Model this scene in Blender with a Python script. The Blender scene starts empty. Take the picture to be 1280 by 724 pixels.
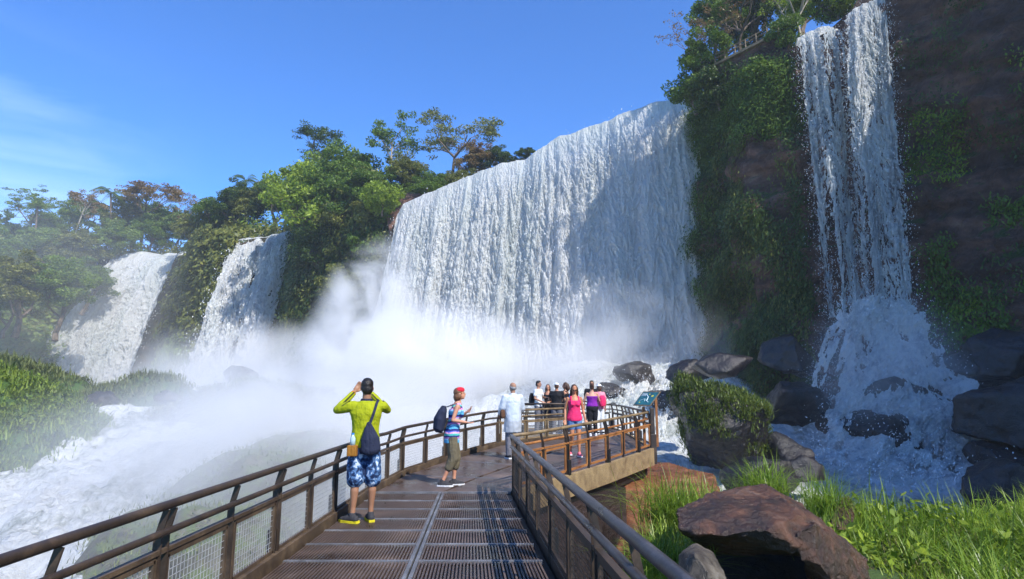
import bpy, bmesh, math, random
import numpy as np
from mathutils import Vector, Matrix, Quaternion
random.seed(7); RNG = np.random.default_rng(11)
sc = bpy.context.scene
COL = sc.collection
R = math.radians

# ------------------------------------------------------------------ camera
PITCH = math.atan(126/760.0); CP, SP = math.cos(PITCH), math.sin(PITCH)
cam_d = bpy.data.cameras.new('view_camera'); cam = bpy.data.objects.new('view_camera', cam_d); COL.objects.link(cam)
cam.location = (0, 0, 1.65); cam.rotation_euler = (R(90)+PITCH, 0, 0)
cam_d.sensor_width = 36; cam_d.lens = 36*760/1280.0; cam_d.clip_end = 3000; cam_d.clip_start = .05
sc.camera = cam

def at(px, py, Y):
    a = (px-640)/760.0; b = (362-py)/760.0
    d = (a, CP-b*SP, SP+b*CP); t = Y/d[1]
    return np.array([d[0]*t, Y, 1.65+d[2]*t])

# ------------------------------------------------------------------ noise
def _h(ix, iy, iz, seed):
    n = (ix.astype(np.int64)*374761393 + iy.astype(np.int64)*668265263 + iz.astype(np.int64)*2147483647//7 + iz.astype(np.int64)*1274126177 + seed*974634777) & 0xffffffff
    n = ((n ^ (n >> 13))*1274126177) & 0xffffffff
    n = ((n ^ (n >> 16))*2246822519) & 0xffffffff
    n = n ^ (n >> 15)
    return (n & 0xffffff)/float(0xffffff)
def vnoise(x, y, z=0.0, seed=0):
    x = np.asarray(x, float); y = np.asarray(y, float); z = np.asarray(z, float)+np.zeros_like(x)
    x, y, z = np.broadcast_arrays(x, y, z)
    ix, iy, iz = np.floor(x), np.floor(y), np.floor(z)
    fx, fy, fz = x-ix, y-iy, z-iz
    fx = fx*fx*(3-2*fx); fy = fy*fy*(3-2*fy); fz = fz*fz*(3-2*fz)
    def c(i, j, k): return _h(ix+i, iy+j, iz+k, seed)
    a = c(0,0,0)*(1-fx)+c(1,0,0)*fx; b = c(0,1,0)*(1-fx)+c(1,1,0)*fx
    e = c(0,0,1)*(1-fx)+c(1,0,1)*fx; f = c(0,1,1)*(1-fx)+c(1,1,1)*fx
    return ((a*(1-fy)+b*fy)*(1-fz)+(e*(1-fy)+f*fy)*fz)
def fbm(x, y, z=0.0, o=4, seed=0, g=.5):
    s = 0; a = 1; t = 0
    for i in range(o):
        s = s+a*vnoise(np.asarray(x)*2**i, np.asarray(y)*2**i, np.asarray(z)*2**i, seed+i*17); t += a; a *= g
    return s/t
def sstep(a, b, x):
    t = np.clip((np.asarray(x, float)-a)/(b-a), 0, 1); return t*t*(3-2*t)

# ------------------------------------------------------------------ objects
def tag(o, label=None, cat=None, group=None, kind=None):
    if label: o['label'] = label
    if cat: o['category'] = cat
    if group: o['group'] = group
    if kind: o['kind'] = kind
    return o
def empty(name, loc=(0,0,0), rz=0, label=None, cat=None, group=None):
    o = bpy.data.objects.new(name, None); COL.objects.link(o); o.location = loc; o.rotation_euler = (0,0,rz)
    o.empty_display_size = .2
    return tag(o, label, cat, group)
def link(name, me, mat=None, parent=None, smooth=False, loc=None):
    o = bpy.data.objects.new(name, me); COL.objects.link(o)
    if mat is not None and not me.materials: me.materials.append(mat)
    if smooth: me.polygons.foreach_set('use_smooth', [True]*len(me.polygons))
    if parent: o.parent = parent
    if loc is not None: o.location = loc
    return o
def mesh_np(name, V, F):
    """V (n,3); F (m,k) uniform polygons"""
    V = np.asarray(V, np.float32); F = np.asarray(F, np.int32); k = F.shape[1]
    me = bpy.data.meshes.new(name)
    me.vertices.add(len(V)); me.vertices.foreach_set('co', V.ravel())
    me.loops.add(F.size); me.loops.foreach_set('vertex_index', F.ravel())
    me.polygons.add(len(F)); me.polygons.foreach_set('loop_start', np.arange(0, F.size, k, dtype=np.int32))
    me.update(calc_edges=True); return me
def grid_faces(nu, nv):
    i = np.arange(nu-1)[:, None]*nv + np.arange(nv-1)[None, :]
    return np.stack([i, i+nv, i+nv+1, i+1], -1).reshape(-1, 4)
class MB:
    def __init__(s): s.v = []; s.f = []
    def add(s, vs, fs):
        n = len(s.v); s.v += [tuple(map(float, v)) for v in vs]; s.f += [tuple(n+i for i in f) for f in fs]
    def box(s, lo, hi):
        x0,y0,z0 = lo; x1,y1,z1 = hi
        s.add([(x0,y0,z0),(x1,y0,z0),(x1,y1,z0),(x0,y1,z0),(x0,y0,z1),(x1,y0,z1),(x1,y1,z1),(x0,y1,z1)],
              [(0,3,2,1),(4,5,6,7),(0,1,5,4),(1,2,6,5),(2,3,7,6),(3,0,4,7)])
    def bar(s, a, b, w, h, up=(0,0,1)):
        a = Vector(a); b = Vector(b); d = (b-a).normalized(); up = Vector(up)
        if abs(d.dot(up)) > .98: up = Vector((0,1,0))
        sx = d.cross(up).normalized(); sz = sx.cross(d)
        vs = []
        for p in (a, b):
            for i, j in ((-1,-1),(1,-1),(1,1),(-1,1)): vs.append(p+sx*(w/2*i)+sz*(h/2*j))
        s.add(vs, [(0,3,2,1),(4,5,6,7),(0,1,5,4),(1,2,6,5),(2,3,7,6),(3,0,4,7)])
    def tube(s, pts, rad, n=10, caps=True):
        pts = [Vector(p) for p in pts]
        if not hasattr(rad, '__len__'): rad = [rad]*len(pts)
        rings = []; ref = None
        for i, p in enumerate(pts):
            d = (pts[min(i+1, len(pts)-1)]-pts[max(i-1, 0)])
            d = d.normalized() if d.length > 1e-9 else Vector((0,0,1))
            if ref is None:
                ref = Vector((0,0,1)) if abs(d.z) < .9 else Vector((1,0,0))
            a = d.cross(ref); a = a.normalized() if a.length > 1e-6 else Vector((1,0,0)); b = d.cross(a); ref = -b if False else ref
            rings.append([p+(a*math.cos(2*math.pi*k/n)+b*math.sin(2*math.pi*k/n))*rad[i] for k in range(n)])
        vs = [v for r in rings for v in r]; fs = []
        for i in range(len(pts)-1):
            for k in range(n):
                k2 = (k+1) % n; fs.append((i*n+k, i*n+k2, (i+1)*n+k2, (i+1)*n+k))
        if caps: fs += [tuple(range(n))[::-1], tuple((len(pts)-1)*n+k for k in range(n))]
        s.add(vs, fs)
    def mesh(s, name='mesh'):
        me = bpy.data.meshes.new(name); me.from_pydata(s.v, [], s.f); me.update()
        return me
    def build(s, name, mat, parent=None, smooth=False, bevel=0):
        me = s.mesh(name); bm = bmesh.new(); bm.from_mesh(me)
        bmesh.ops.recalc_face_normals(bm, faces=bm.faces); bm.to_mesh(me); bm.free()
        o = link(name, me, mat, parent, smooth)
        if bevel:
            m = o.modifiers.new('b', 'BEVEL'); m.width = bevel; m.segments = 2
        return o

# ------------------------------------------------------------------ materials
class NT:
    def __init__(s, name):
        s.m = bpy.data.materials.new(name); s.m.use_nodes = True; s.t = s.m.node_tree; s.t.nodes.clear()
        s.out = s.t.nodes.new('ShaderNodeOutputMaterial')
    def n(s, typ, **kw):
        nd = s.t.nodes.new('ShaderNode'+typ)
        ins = kw.pop('ins', {})
        for k, v in kw.items(): setattr(nd, k, v)
        for k, v in ins.items():
            sk = nd.inputs[k]
            if isinstance(v, bpy.types.NodeSocket): s.t.links.new(v, sk)
            else: sk.default_value = v
        return nd
    def coord(s, scale=(1,1,1), rot=(0,0,0), which='Object'):
        tc = s.n('TexCoord'); return s.n('Mapping', ins={'Vector': tc.outputs[which], 'Scale': scale, 'Rotation': rot}).outputs[0]
    def noise(s, vec, scale, detail=5, rough=.55, dist=0):
        return s.n('TexNoise', ins={'Vector': vec, 'Scale': scale, 'Detail': detail, 'Roughness': rough, 'Distortion': dist}).outputs[0]
    def ramp(s, fac, stops):
        r = s.n('ValToRGB', ins={'Fac': fac}); e = r.color_ramp.elements
        while len(e) < len(stops): e.new(.5)
        for el, (p, c) in zip(e, stops):
            el.position = p; el.color = (*c, 1) if len(c) == 3 else c
        return r.outputs[0]
    def mix(s, f, a, b, mode='MIX'):
        m = s.n('Mix', data_type='RGBA', blend_type=mode)
        for k, v in ((0, f), (6, a), (7, b)):
            if isinstance(v, bpy.types.NodeSocket): s.t.links.new(v, m.inputs[k])
            else: m.inputs[k].default_value = v if k == 0 else ((*v, 1) if len(v) == 3 else v)
        return m.outputs[2]
    def math(s, op, a, b=0.0, c=None):
        m = s.n('Math', operation=op)
        for k, v in ((0, a), (1, b), (2, c)):
            if v is None: continue
            if isinstance(v, bpy.types.NodeSocket): s.t.links.new(v, m.inputs[k])
            else: m.inputs[k].default_value = v
        return m.outputs[0]
    def bump(s, h, strength=.5, dist=.05):
        return s.n('Bump', ins={'Height': h, 'Strength': strength, 'Distance': dist}).outputs[0]
    def bsdf(s, col, rough=.6, metal=0, normal=None, spec=.5, **kw):
        ins = {'Base Color': col if isinstance(col, bpy.types.NodeSocket) else (*col, 1), 'Roughness': rough, 'Metallic': metal, 'Specular IOR Level': spec}
        if normal is not None: ins['Normal'] = normal
        ins.update(kw)
        return s.n('BsdfPrincipled', ins=ins).outputs[0]
    def done(s, surf=None, vol=None):
        if surf is not None: s.t.links.new(surf, s.out.inputs[0])
        if vol is not None: s.t.links.new(vol, s.out.inputs[1])
        return s.m

def m_leaf(name, c1, c2, c3, trans=.35, rough=.5):
    n = NT(name); g = n.n('NewGeometry')
    big = n.noise(n.coord(which='Object'), .35, 3)
    col = n.ramp(g.outputs['Random Per Island'], [(0, c1), (.55, c2), (1, c3)])
    col = n.mix(n.ramp(big, [(.35, (0,0,0)), (.7, (1,1,1))]), col, n.mix(.5, col, (*[v*1.25 for v in c3],), 'MIX'))
    b = n.bsdf(col, rough, spec=.35)
    t = n.n('BsdfTranslucent', ins={'Color': col}).outputs[0]
    return n.done(n.n('MixShader', ins={0: trans, 1: b, 2: t}).outputs[0])
def m_simple(name, c, rough=.6, metal=0, var=.25, scale=8, bump=.0, spec=.4, bscale=None):
    n = NT(name); v = n.coord()
    nz = n.noise(v, scale, 5)
    col = n.mix(n.ramp(nz, [(.3, (0,0,0)), (.75, (1,1,1))]), tuple(x*(1-var) for x in c), tuple(min(1, x*(1+var)) for x in c))
    nm = n.bump(n.noise(v, bscale or scale*3, 6), bump, .02) if bump else None
    return n.done(n.bsdf(col, rough, metal, nm, spec))
def m_rock(name, cols, scale=.35, rough=.75, moss=None, bumpd=.3, spec=.4, strata=True, crack=3.0):
    n = NT(name); v = n.coord(); vs = n.coord((1, 1, 3.2 if strata else 1))
    a = n.noise(vs, scale, 8, .6, .4); b = n.noise(v, scale*6, 6, .65)
    col = n.ramp(a, [(.28, cols[0]), (.45, cols[1]), (.58, cols[2]), (.75, cols[3])])
    col = n.mix(n.ramp(b, [(.3, (.0,0,0)), (.65, (1,1,1))]), n.mix(1, col, (.45,.42,.42), 'MULTIPLY'), col)
    if moss:
        g = n.n('NewGeometry'); z = n.n('SeparateXYZ', ins={0: g.outputs['Normal']}).outputs[2]
        k = n.math('ADD', z, n.math('MULTIPLY', n.math('SUBTRACT', n.noise(v, scale*2.5, 5), .5), 2.2))
        col = n.mix(n.ramp(k, [(moss[1], (0,0,0)), (moss[1]+.25, (1,1,1))]), col, moss[0])
    vor = n.n('TexVoronoi', feature='DISTANCE_TO_EDGE', ins={'Vector': n.mix(.12, v, n.n('TexNoise', ins={'Vector': v, 'Scale': scale*2}).outputs[1]), 'Scale': scale*2}).outputs[0]
    h = n.math('ADD', n.math('MULTIPLY', b, .5), n.math('ADD', n.math('MULTIPLY', n.noise(vs, scale*20, 8, .7), .35), n.math('MULTIPLY', n.math('MINIMUM', vor, .04), crack)))
    return n.done(n.bsdf(col, rough, 0, n.bump(h, .9, bumpd), spec))

M = {}
def _steel(name, c1, c2, c3, rough, metal, wear):
    n = NT(name); v = n.coord(); w = n.noise(v, 3.5, 8, .7, .3); f = n.noise(v, 45, 5, .6)
    col = n.ramp(w, [(.3, c1), (.5, c2), (.68, c3)])
    col = n.mix(n.ramp(f, [(.35, (0,0,0)), (.7, (wear,)*3)]), col, c1)
    rg = n.n('MapRange', ins={0: w, 1: .3, 2: .7, 3: rough, 4: rough+.25}).outputs[0]
    return n.done(n.bsdf(col, rg, metal, n.bump(n.math('ADD', w, n.math('MULTIPLY', f, .4)), .35, .006), .5))
M['steel_dark'] = _steel('brown_paint_backlit_steel', (.018,.012,.009), (.045,.03,.02), (.10,.065,.038), .38, .0, .5)  # brown paint with the darkness of its backlit side in the colour
M['steel_blue'] = _steel('worn_sky_sheen_steel', (.025,.022,.024), (.07,.065,.07), (.16,.15,.155), .24, .35, .5)  # gray lifted to carry reflected sky and sun highlights
M['steel_rust'] = _steel('rusty_orange_steel', (.12,.05,.02), (.33,.13,.035), (.45,.2,.06), .42, .0, .4)
M['steel_tan'] = _steel('weathered_sunlit_tan_steel', (.07,.045,.026), (.22,.15,.075), (.34,.24,.12), .45, .0, .5)  # weathered brown steel, its sunlit tone put into the base colour
M['beam'] = _steel('fascia_beam', (.12,.075,.04), (.27,.19,.095), (.38,.27,.13), .55, 0, .6)
M['steel_mid'] = _steel('brown_worn_steel', (.03,.02,.014), (.085,.058,.036), (.17,.115,.065), .4, .0, .5)
M['black'] = m_simple('black_steel', (.012,.011,.011), .5)
M['wire'] = m_simple('galvanised_wire', (.42,.42,.42), .4, .3)
M['strip'] = _steel('worn_joint_strip', (.10,.10,.105), (.20,.20,.21), (.34,.34,.35), .35, .4, .5)
def _deck():
    n = NT('grating_bar'); v = n.coord(); a = n.noise(v, 1.3, 7, .65, .3); b = n.noise(v, 30, 4)
    col = n.ramp(a, [(.3, (.04,.026,.021)), (.5, (.10,.068,.054)), (.7, (.19,.14,.115))])
    col = n.mix(n.ramp(b, [(.3, (0,0,0)), (.7, (1,1,1))]), n.mix(1, col, (.6,.6,.6), 'MULTIPLY'), col)
    return n.done(n.bsdf(col, n.n('MapRange', ins={0: a, 1: .35, 2: .65, 3: .22, 4: .6}).outputs[0], 0, n.bump(b, .3, .004), .5))
M['deck'] = _deck()
M['deck_far'] = M['deck']
M['rock_dark'] = m_rock('wet_basalt', [(.012,.009,.008), (.032,.02,.018), (.06,.034,.028), (.11,.06,.045)], .16, .5, bumpd=.6)
M['rock_cliff'] = m_rock('mossy_cliff_rock', [(.05,.03,.028), (.14,.08,.062), (.27,.145,.105), (.45,.29,.20)], .19, .6, moss=((.045,.075,.016), .55), bumpd=1.3, crack=2.2)
M['rock_far'] = m_rock('overgrown_far_cliff', [(.02,.018,.01), (.04,.04,.018), (.08,.06,.03), (.2,.11,.06)], .14, .8, moss=((.05,.09,.02), .35), bumpd=.8)
M['boulder'] = m_rock('brown_wet_boulder', [(.016,.010,.008), (.055,.028,.018), (.135,.058,.030), (.22,.15,.11)], 1.7, .33, bumpd=.10, spec=.6, strata=False, crack=1.6)
M['boulder_gray'] = m_rock('gray_boulder', [(.03,.026,.022), (.08,.068,.055), (.15,.13,.10), (.24,.22,.19)], 2.0, .55, moss=((.08,.10,.03), 1.1), bumpd=.05, strata=False)
M['boulder_wet_shade'] = m_rock('shade_dark_spray_boulder', [(.005,.004,.005), (.011,.009,.010), (.022,.016,.017), (.042,.032,.03)], .6, .38, moss=((.05,.09,.012), 1.25), bumpd=.15, spec=.6, strata=False, crack=.6)  # wet rock, darkened further to stand in for cliff shade
M['ledge'] = m_rock('red_brown_ledge', [(.06,.022,.01), (.17,.06,.022), (.28,.11,.045), (.36,.2,.10)], 1.1, .55, moss=((.20,.22,.03), 1.02), bumpd=.06, strata=True)
M['soil'] = m_rock('dark_soil', [(.015,.01,.006), (.04,.026,.014), (.07,.045,.02), (.10,.08,.04)], 1.2, .9, moss=((.05,.09,.02), .6), bumpd=.08, strata=False)
M['mossground'] = m_rock('moss_ground', [(.02,.03,.008), (.035,.06,.014), (.06,.09,.02), (.10,.12,.03)], .5, .9, moss=((.05,.10,.018), .4), bumpd=.25, strata=False)
M['mistrock'] = m_rock('mist_pale_mossy_rock', [(.05,.05,.035), (.10,.10,.07), (.15,.15,.10), (.22,.21,.16)], .5, .8, moss=((.10,.135,.045), .75), bumpd=.35, strata=False)  # mossy rock greyed and lightened so its colour carries mist
M['bark'] = m_simple('bark', (.14,.105,.075), .85, var=.5, scale=3, bump=.6)
M['bark_pale'] = m_simple('pale_bark', (.33,.29,.23), .8, var=.35, scale=3, bump=.5)
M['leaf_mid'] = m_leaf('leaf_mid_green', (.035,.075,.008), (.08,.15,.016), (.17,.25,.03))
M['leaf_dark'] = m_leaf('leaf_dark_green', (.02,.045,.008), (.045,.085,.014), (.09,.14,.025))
M['leaf_lime'] = m_leaf('leaf_lime', (.09,.15,.01), (.18,.27,.02), (.30,.38,.04))
M['leaf_olive'] = m_leaf('leaf_olive', (.06,.085,.012), (.13,.15,.028), (.24,.24,.05))
M['leaf_rust'] = m_leaf('leaf_rust', (.13,.07,.03), (.22,.12,.05), (.24,.19,.07))
M['leaf_far'] = m_leaf('leaf_far', (.06,.12,.022), (.13,.21,.035), (.24,.31,.06))
M['grass'] = m_leaf('fresh_grass', (.06,.13,.010), (.14,.25,.02), (.32,.42,.06), .4, .35)
M['grass_dry'] = m_leaf('straw', (.2,.16,.06), (.3,.25,.1), (.4,.35,.17), .3)
M['moss_leaf'] = m_leaf('moss_tussock', (.05,.10,.012), (.12,.19,.02), (.24,.30,.04), .3)
M['moss_dim'] = m_leaf('moss_tussock_dim', (.05,.075,.02), (.10,.13,.035), (.19,.21,.06), .3)  # green dulled, with some of the mist in the colour

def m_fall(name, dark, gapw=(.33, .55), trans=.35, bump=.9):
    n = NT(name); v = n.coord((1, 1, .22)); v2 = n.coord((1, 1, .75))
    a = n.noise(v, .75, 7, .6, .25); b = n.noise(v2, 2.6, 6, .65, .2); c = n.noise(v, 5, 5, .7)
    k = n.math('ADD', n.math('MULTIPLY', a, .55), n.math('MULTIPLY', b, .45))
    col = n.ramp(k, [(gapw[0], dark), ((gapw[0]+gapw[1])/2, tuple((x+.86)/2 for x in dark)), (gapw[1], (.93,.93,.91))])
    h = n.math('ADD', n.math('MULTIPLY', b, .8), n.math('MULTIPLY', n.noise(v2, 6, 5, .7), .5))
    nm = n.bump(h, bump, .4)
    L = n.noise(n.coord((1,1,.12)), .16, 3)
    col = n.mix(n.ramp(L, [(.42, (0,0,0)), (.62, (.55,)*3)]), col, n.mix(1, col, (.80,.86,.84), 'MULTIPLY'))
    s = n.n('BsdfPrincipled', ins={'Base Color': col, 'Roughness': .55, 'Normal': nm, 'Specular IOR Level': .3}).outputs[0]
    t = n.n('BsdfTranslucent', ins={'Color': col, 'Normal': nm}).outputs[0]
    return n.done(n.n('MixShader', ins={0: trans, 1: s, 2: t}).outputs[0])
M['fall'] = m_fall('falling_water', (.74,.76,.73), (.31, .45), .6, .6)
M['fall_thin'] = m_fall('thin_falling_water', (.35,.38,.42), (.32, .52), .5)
def _river():
    n = NT('river_water'); v = n.coord(); vd = n.coord((1, .45, 1), (0,0,R(-28)))
    a = n.noise(vd, .22, 8, .6, .8); b = n.noise(n.coord((1.6,.7,1), (0,0,R(-28))), 2.2, 10, .72, .5)
    k = n.math('ADD', n.math('MULTIPLY', a, .55), n.math('MULTIPLY', b, .45))
    col = n.ramp(k, [(.36, (.16,.20,.16)), (.44, (.42,.45,.41)), (.52, (.78,.80,.79))])
    rg = n.ramp(k, [(.4, (.15,)*3), (.5, (.7,)*3)])
    return n.done(n.bsdf(col, rg, 0, n.bump(n.math('ADD', b, a), 1, .55), .5))
M['river'] = _river()
def _pool():
    n = NT('pool_water'); v = n.coord(); a = n.noise(v, .35, 8, .6, .8); b = n.noise(v, 3, 6, .65, .4)
    k = n.math('ADD', n.math('MULTIPLY', a, .7), n.math('MULTIPLY', b, .3))
    col = n.ramp(k, [(.42, (.03,.045,.06)), (.5, (.2,.25,.3)), (.58, (.8,.83,.85))])
    return n.done(n.bsdf(col, n.ramp(k, [(.45, (.12,)*3), (.55, (.6,)*3)]), 0, n.bump(b, .6, .12), .5))
M['pool'] = _pool()
M['drop'] = m_simple('spray_drop', (.9,.92,.94), .3, var=.02)

# ------------------------------------------------------------------ world and light
w = bpy.data.worlds.new('World'); sc.world = w; w.use_nodes = True
SUN = Vector((.455, -.535, .712)).normalized()
nt = w.node_tree; nt.nodes.clear()
def wn(t, **kw):
    nd = nt.nodes.new('ShaderNode'+t); ins = kw.pop('ins', {})
    for k, v in kw.items(): setattr(nd, k, v)
    for k, v in ins.items():
        if isinstance(v, bpy.types.NodeSocket): nt.links.new(v, nd.inputs[k])
        else: nd.inputs[k].default_value = v
    return nd
sky = wn('TexSky', sky_type='NISHITA', sun_disc=False, sun_elevation=math.asin(SUN.z), sun_rotation=math.atan2(SUN.x, SUN.y),
         air_density=1.0, dust_density=.15, ozone_density=4.0, altitude=200)
tint = wn('Mix', data_type='RGBA', blend_type='MULTIPLY'); tint.inputs[0].default_value = 1
nt.links.new(sky.outputs[0], tint.inputs[6]); tint.inputs[7].default_value = (.53, .93, 1.46, 1)
tc = wn('TexCoord'); mp = wn('Mapping', ins={'Vector': tc.outputs['Generated'], 'Scale': (1.4, 1.4, 8.0), 'Rotation': (0, .12, .5)})
cn = wn('TexNoise', ins={'Vector': mp.outputs[0], 'Scale': 2.2, 'Detail': 8.0, 'Roughness': .55, 'Distortion': .6})
sep = wn('SeparateXYZ', ins={0: tc.outputs['Generated']})
cr = wn('MapRange', ins={0: cn.outputs[0], 1: .42, 2: .72, 3: 0.0, 4: 1.0})
low = wn('MapRange', ins={0: sep.outputs[2], 1: .46, 2: .22, 3: 0.0, 4: 1.0})
lft = wn('MapRange', ins={0: sep.outputs[0], 1: -.44, 2: -.72, 3: 0.0, 4: 1.0})
m1 = wn('Math', operation='MULTIPLY', ins={0: cr.outputs[0], 1: low.outputs[0]})
m2 = wn('Math', operation='MULTIPLY', ins={0: m1.outputs[0], 1: lft.outputs[0]})
m3 = wn('Math', operation='MULTIPLY', ins={0: m2.outputs[0], 1: .6})
cm = wn('Mix', data_type='RGBA'); nt.links.new(m3.outputs[0], cm.inputs[0]); nt.links.new(tint.outputs[2], cm.inputs[6]); cm.inputs[7].default_value = (6.5, 8.2, 10.5, 1)
bg = wn('Background', ins={'Color': cm.outputs[2], 'Strength': .13}); wo = wn('OutputWorld'); nt.links.new(bg.outputs[0], wo.inputs[0])
sl = bpy.data.lights.new('sun', 'SUN'); sl.energy = 4.9; sl.angle = R(.53); sl.color = (1, .955, .88)
so = bpy.data.objects.new('sun', sl); COL.objects.link(so); so.rotation_euler = (-SUN).to_track_quat('-Z', 'Y').to_euler(); so.location = (30,-20,60)
sc.view_settings.view_transform = 'Standard'; sc.view_settings.look = 'None'; sc.view_settings.gamma = 1; sc.view_settings.exposure = .55
sc.cycles.max_bounces = 8; sc.cycles.diffuse_bounces = 3; sc.cycles.glossy_bounces = 2; sc.cycles.transmission_bounces = 4
sc.cycles.volume_bounces = 5; sc.cycles.transparent_max_bounces = 12
sc.cycles.use_denoising = True
sc.cycles.use_adaptive_sampling = True; sc.cycles.adaptive_threshold = .02
sc.cycles.volume_step_rate = 2.0; sc.cycles.volume_max_steps = 128

# ------------------------------------------------------------------ foliage kits
def leaves_mesh(name, P, size, up=.4, aspect=1.7, droop=0.0, N=None, rng=RNG):
    """P (n,3) centres; one folded leaf face each"""
    n = len(P); P = np.asarray(P, float)
    size = np.broadcast_to(size, (n,))*rng.uniform(.6, 1.4, n)
    nrm = rng.normal(size=(n,3)); nrm /= np.linalg.norm(nrm, axis=1)[:, None]; nrm[:, 2] += up
    if N is not None: nrm = nrm*.6+N
    nrm /= np.linalg.norm(nrm, axis=1)[:, None]
    t = rng.normal(size=(n,3)); t[:, 2] -= droop*2
    t -= nrm*np.sum(t*nrm, 1)[:, None]; t /= np.linalg.norm(t, axis=1)[:, None]+1e-9
    b = np.cross(nrm, t); L = size[:, None]*aspect*.5; W = size[:, None]*.5
    V = np.stack([P-t*L, P+b*W*.8-nrm*L*.15, P+t*L-nrm*L*.3, P-b*W*.8-nrm*L*.15], 1).reshape(-1, 3)
    F = np.arange(4*n).reshape(n, 4)
    return mesh_np(name, V, F)
def blades_mesh(name, P, length, width, lean=.5, rng=RNG, seg=3, droop=1.0):
    n = len(P); P = np.asarray(P, float)
    length = np.broadcast_to(length, (n,))*rng.uniform(.55, 1.25, n); width = np.broadcast_to(width, (n,))
    a = rng.uniform(0, 2*np.pi, n); d = np.stack([np.cos(a), np.sin(a), np.zeros(n)], 1); ln = rng.uniform(.1, 1, n)*lean
    s = np.stack([-np.sin(a), np.cos(a), np.zeros(n)], 1)
    rows = []
    for k in range(seg+1):
        t = k/seg; wv = width*(1-t)**.7*.5+ (0 if k == seg else .0008)
        c = P+d*(length*ln*t**1.6)[:, None]*1.2+np.array([0,0,1])*(length*(t-droop*ln*t*t*.55))[:, None]
        rows += [c-s*wv[:, None], c+s*wv[:, None]]
    V = np.stack(rows, 1).reshape(-1, 3); k = 2*(seg+1); b = (np.arange(n)*k)[:, None]
    F = np.concatenate([b+np.array([2*i, 2*i+1, 2*i+3, 2*i+2]) for i in range(seg)], 0)
    return mesh_np(name, V, F)
def ball(n, r, rng=RNG, shell=.55):
    v = rng.normal(size=(n,3)); v /= np.linalg.norm(v, axis=1)[:, None]
    return v*(rng.uniform(shell**3, 1, n)**(1/3))[:, None]*np.asarray(r)

def limb(mb, p, d, L, r, depth, rng, tips, spread=.6, up=.25, kids=(2,4), seg=4, bendy=.18):
    pts = [Vector(p)]; rad = [r]; d = Vector(d).normalized()
    for i in range(seg):
        d = (d+Vector(rng.normal(size=3))*bendy+Vector((0,0,up*.25))).normalized()
        pts.append(pts[-1]+d*(L/seg)); rad.append(r*(1-.5*(i+1)/seg))
    mb.tube(pts, rad, 7 if r > .08 else 5)
    if depth == 0: tips.append(pts[-1]); return
    for _ in range(rng.integers(kids[0], kids[1]+1)):
        k = rng.integers(max(1, seg-2), seg+1)
        nd = (d+Vector(rng.normal(size=3))*spread+Vector((0,0,up))).normalized()
        limb(mb, pts[k], nd, L*rng.uniform(.55,.8), rad[k]*.65, depth-1, rng, tips, spread, up, kids, seg, bendy)

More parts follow.
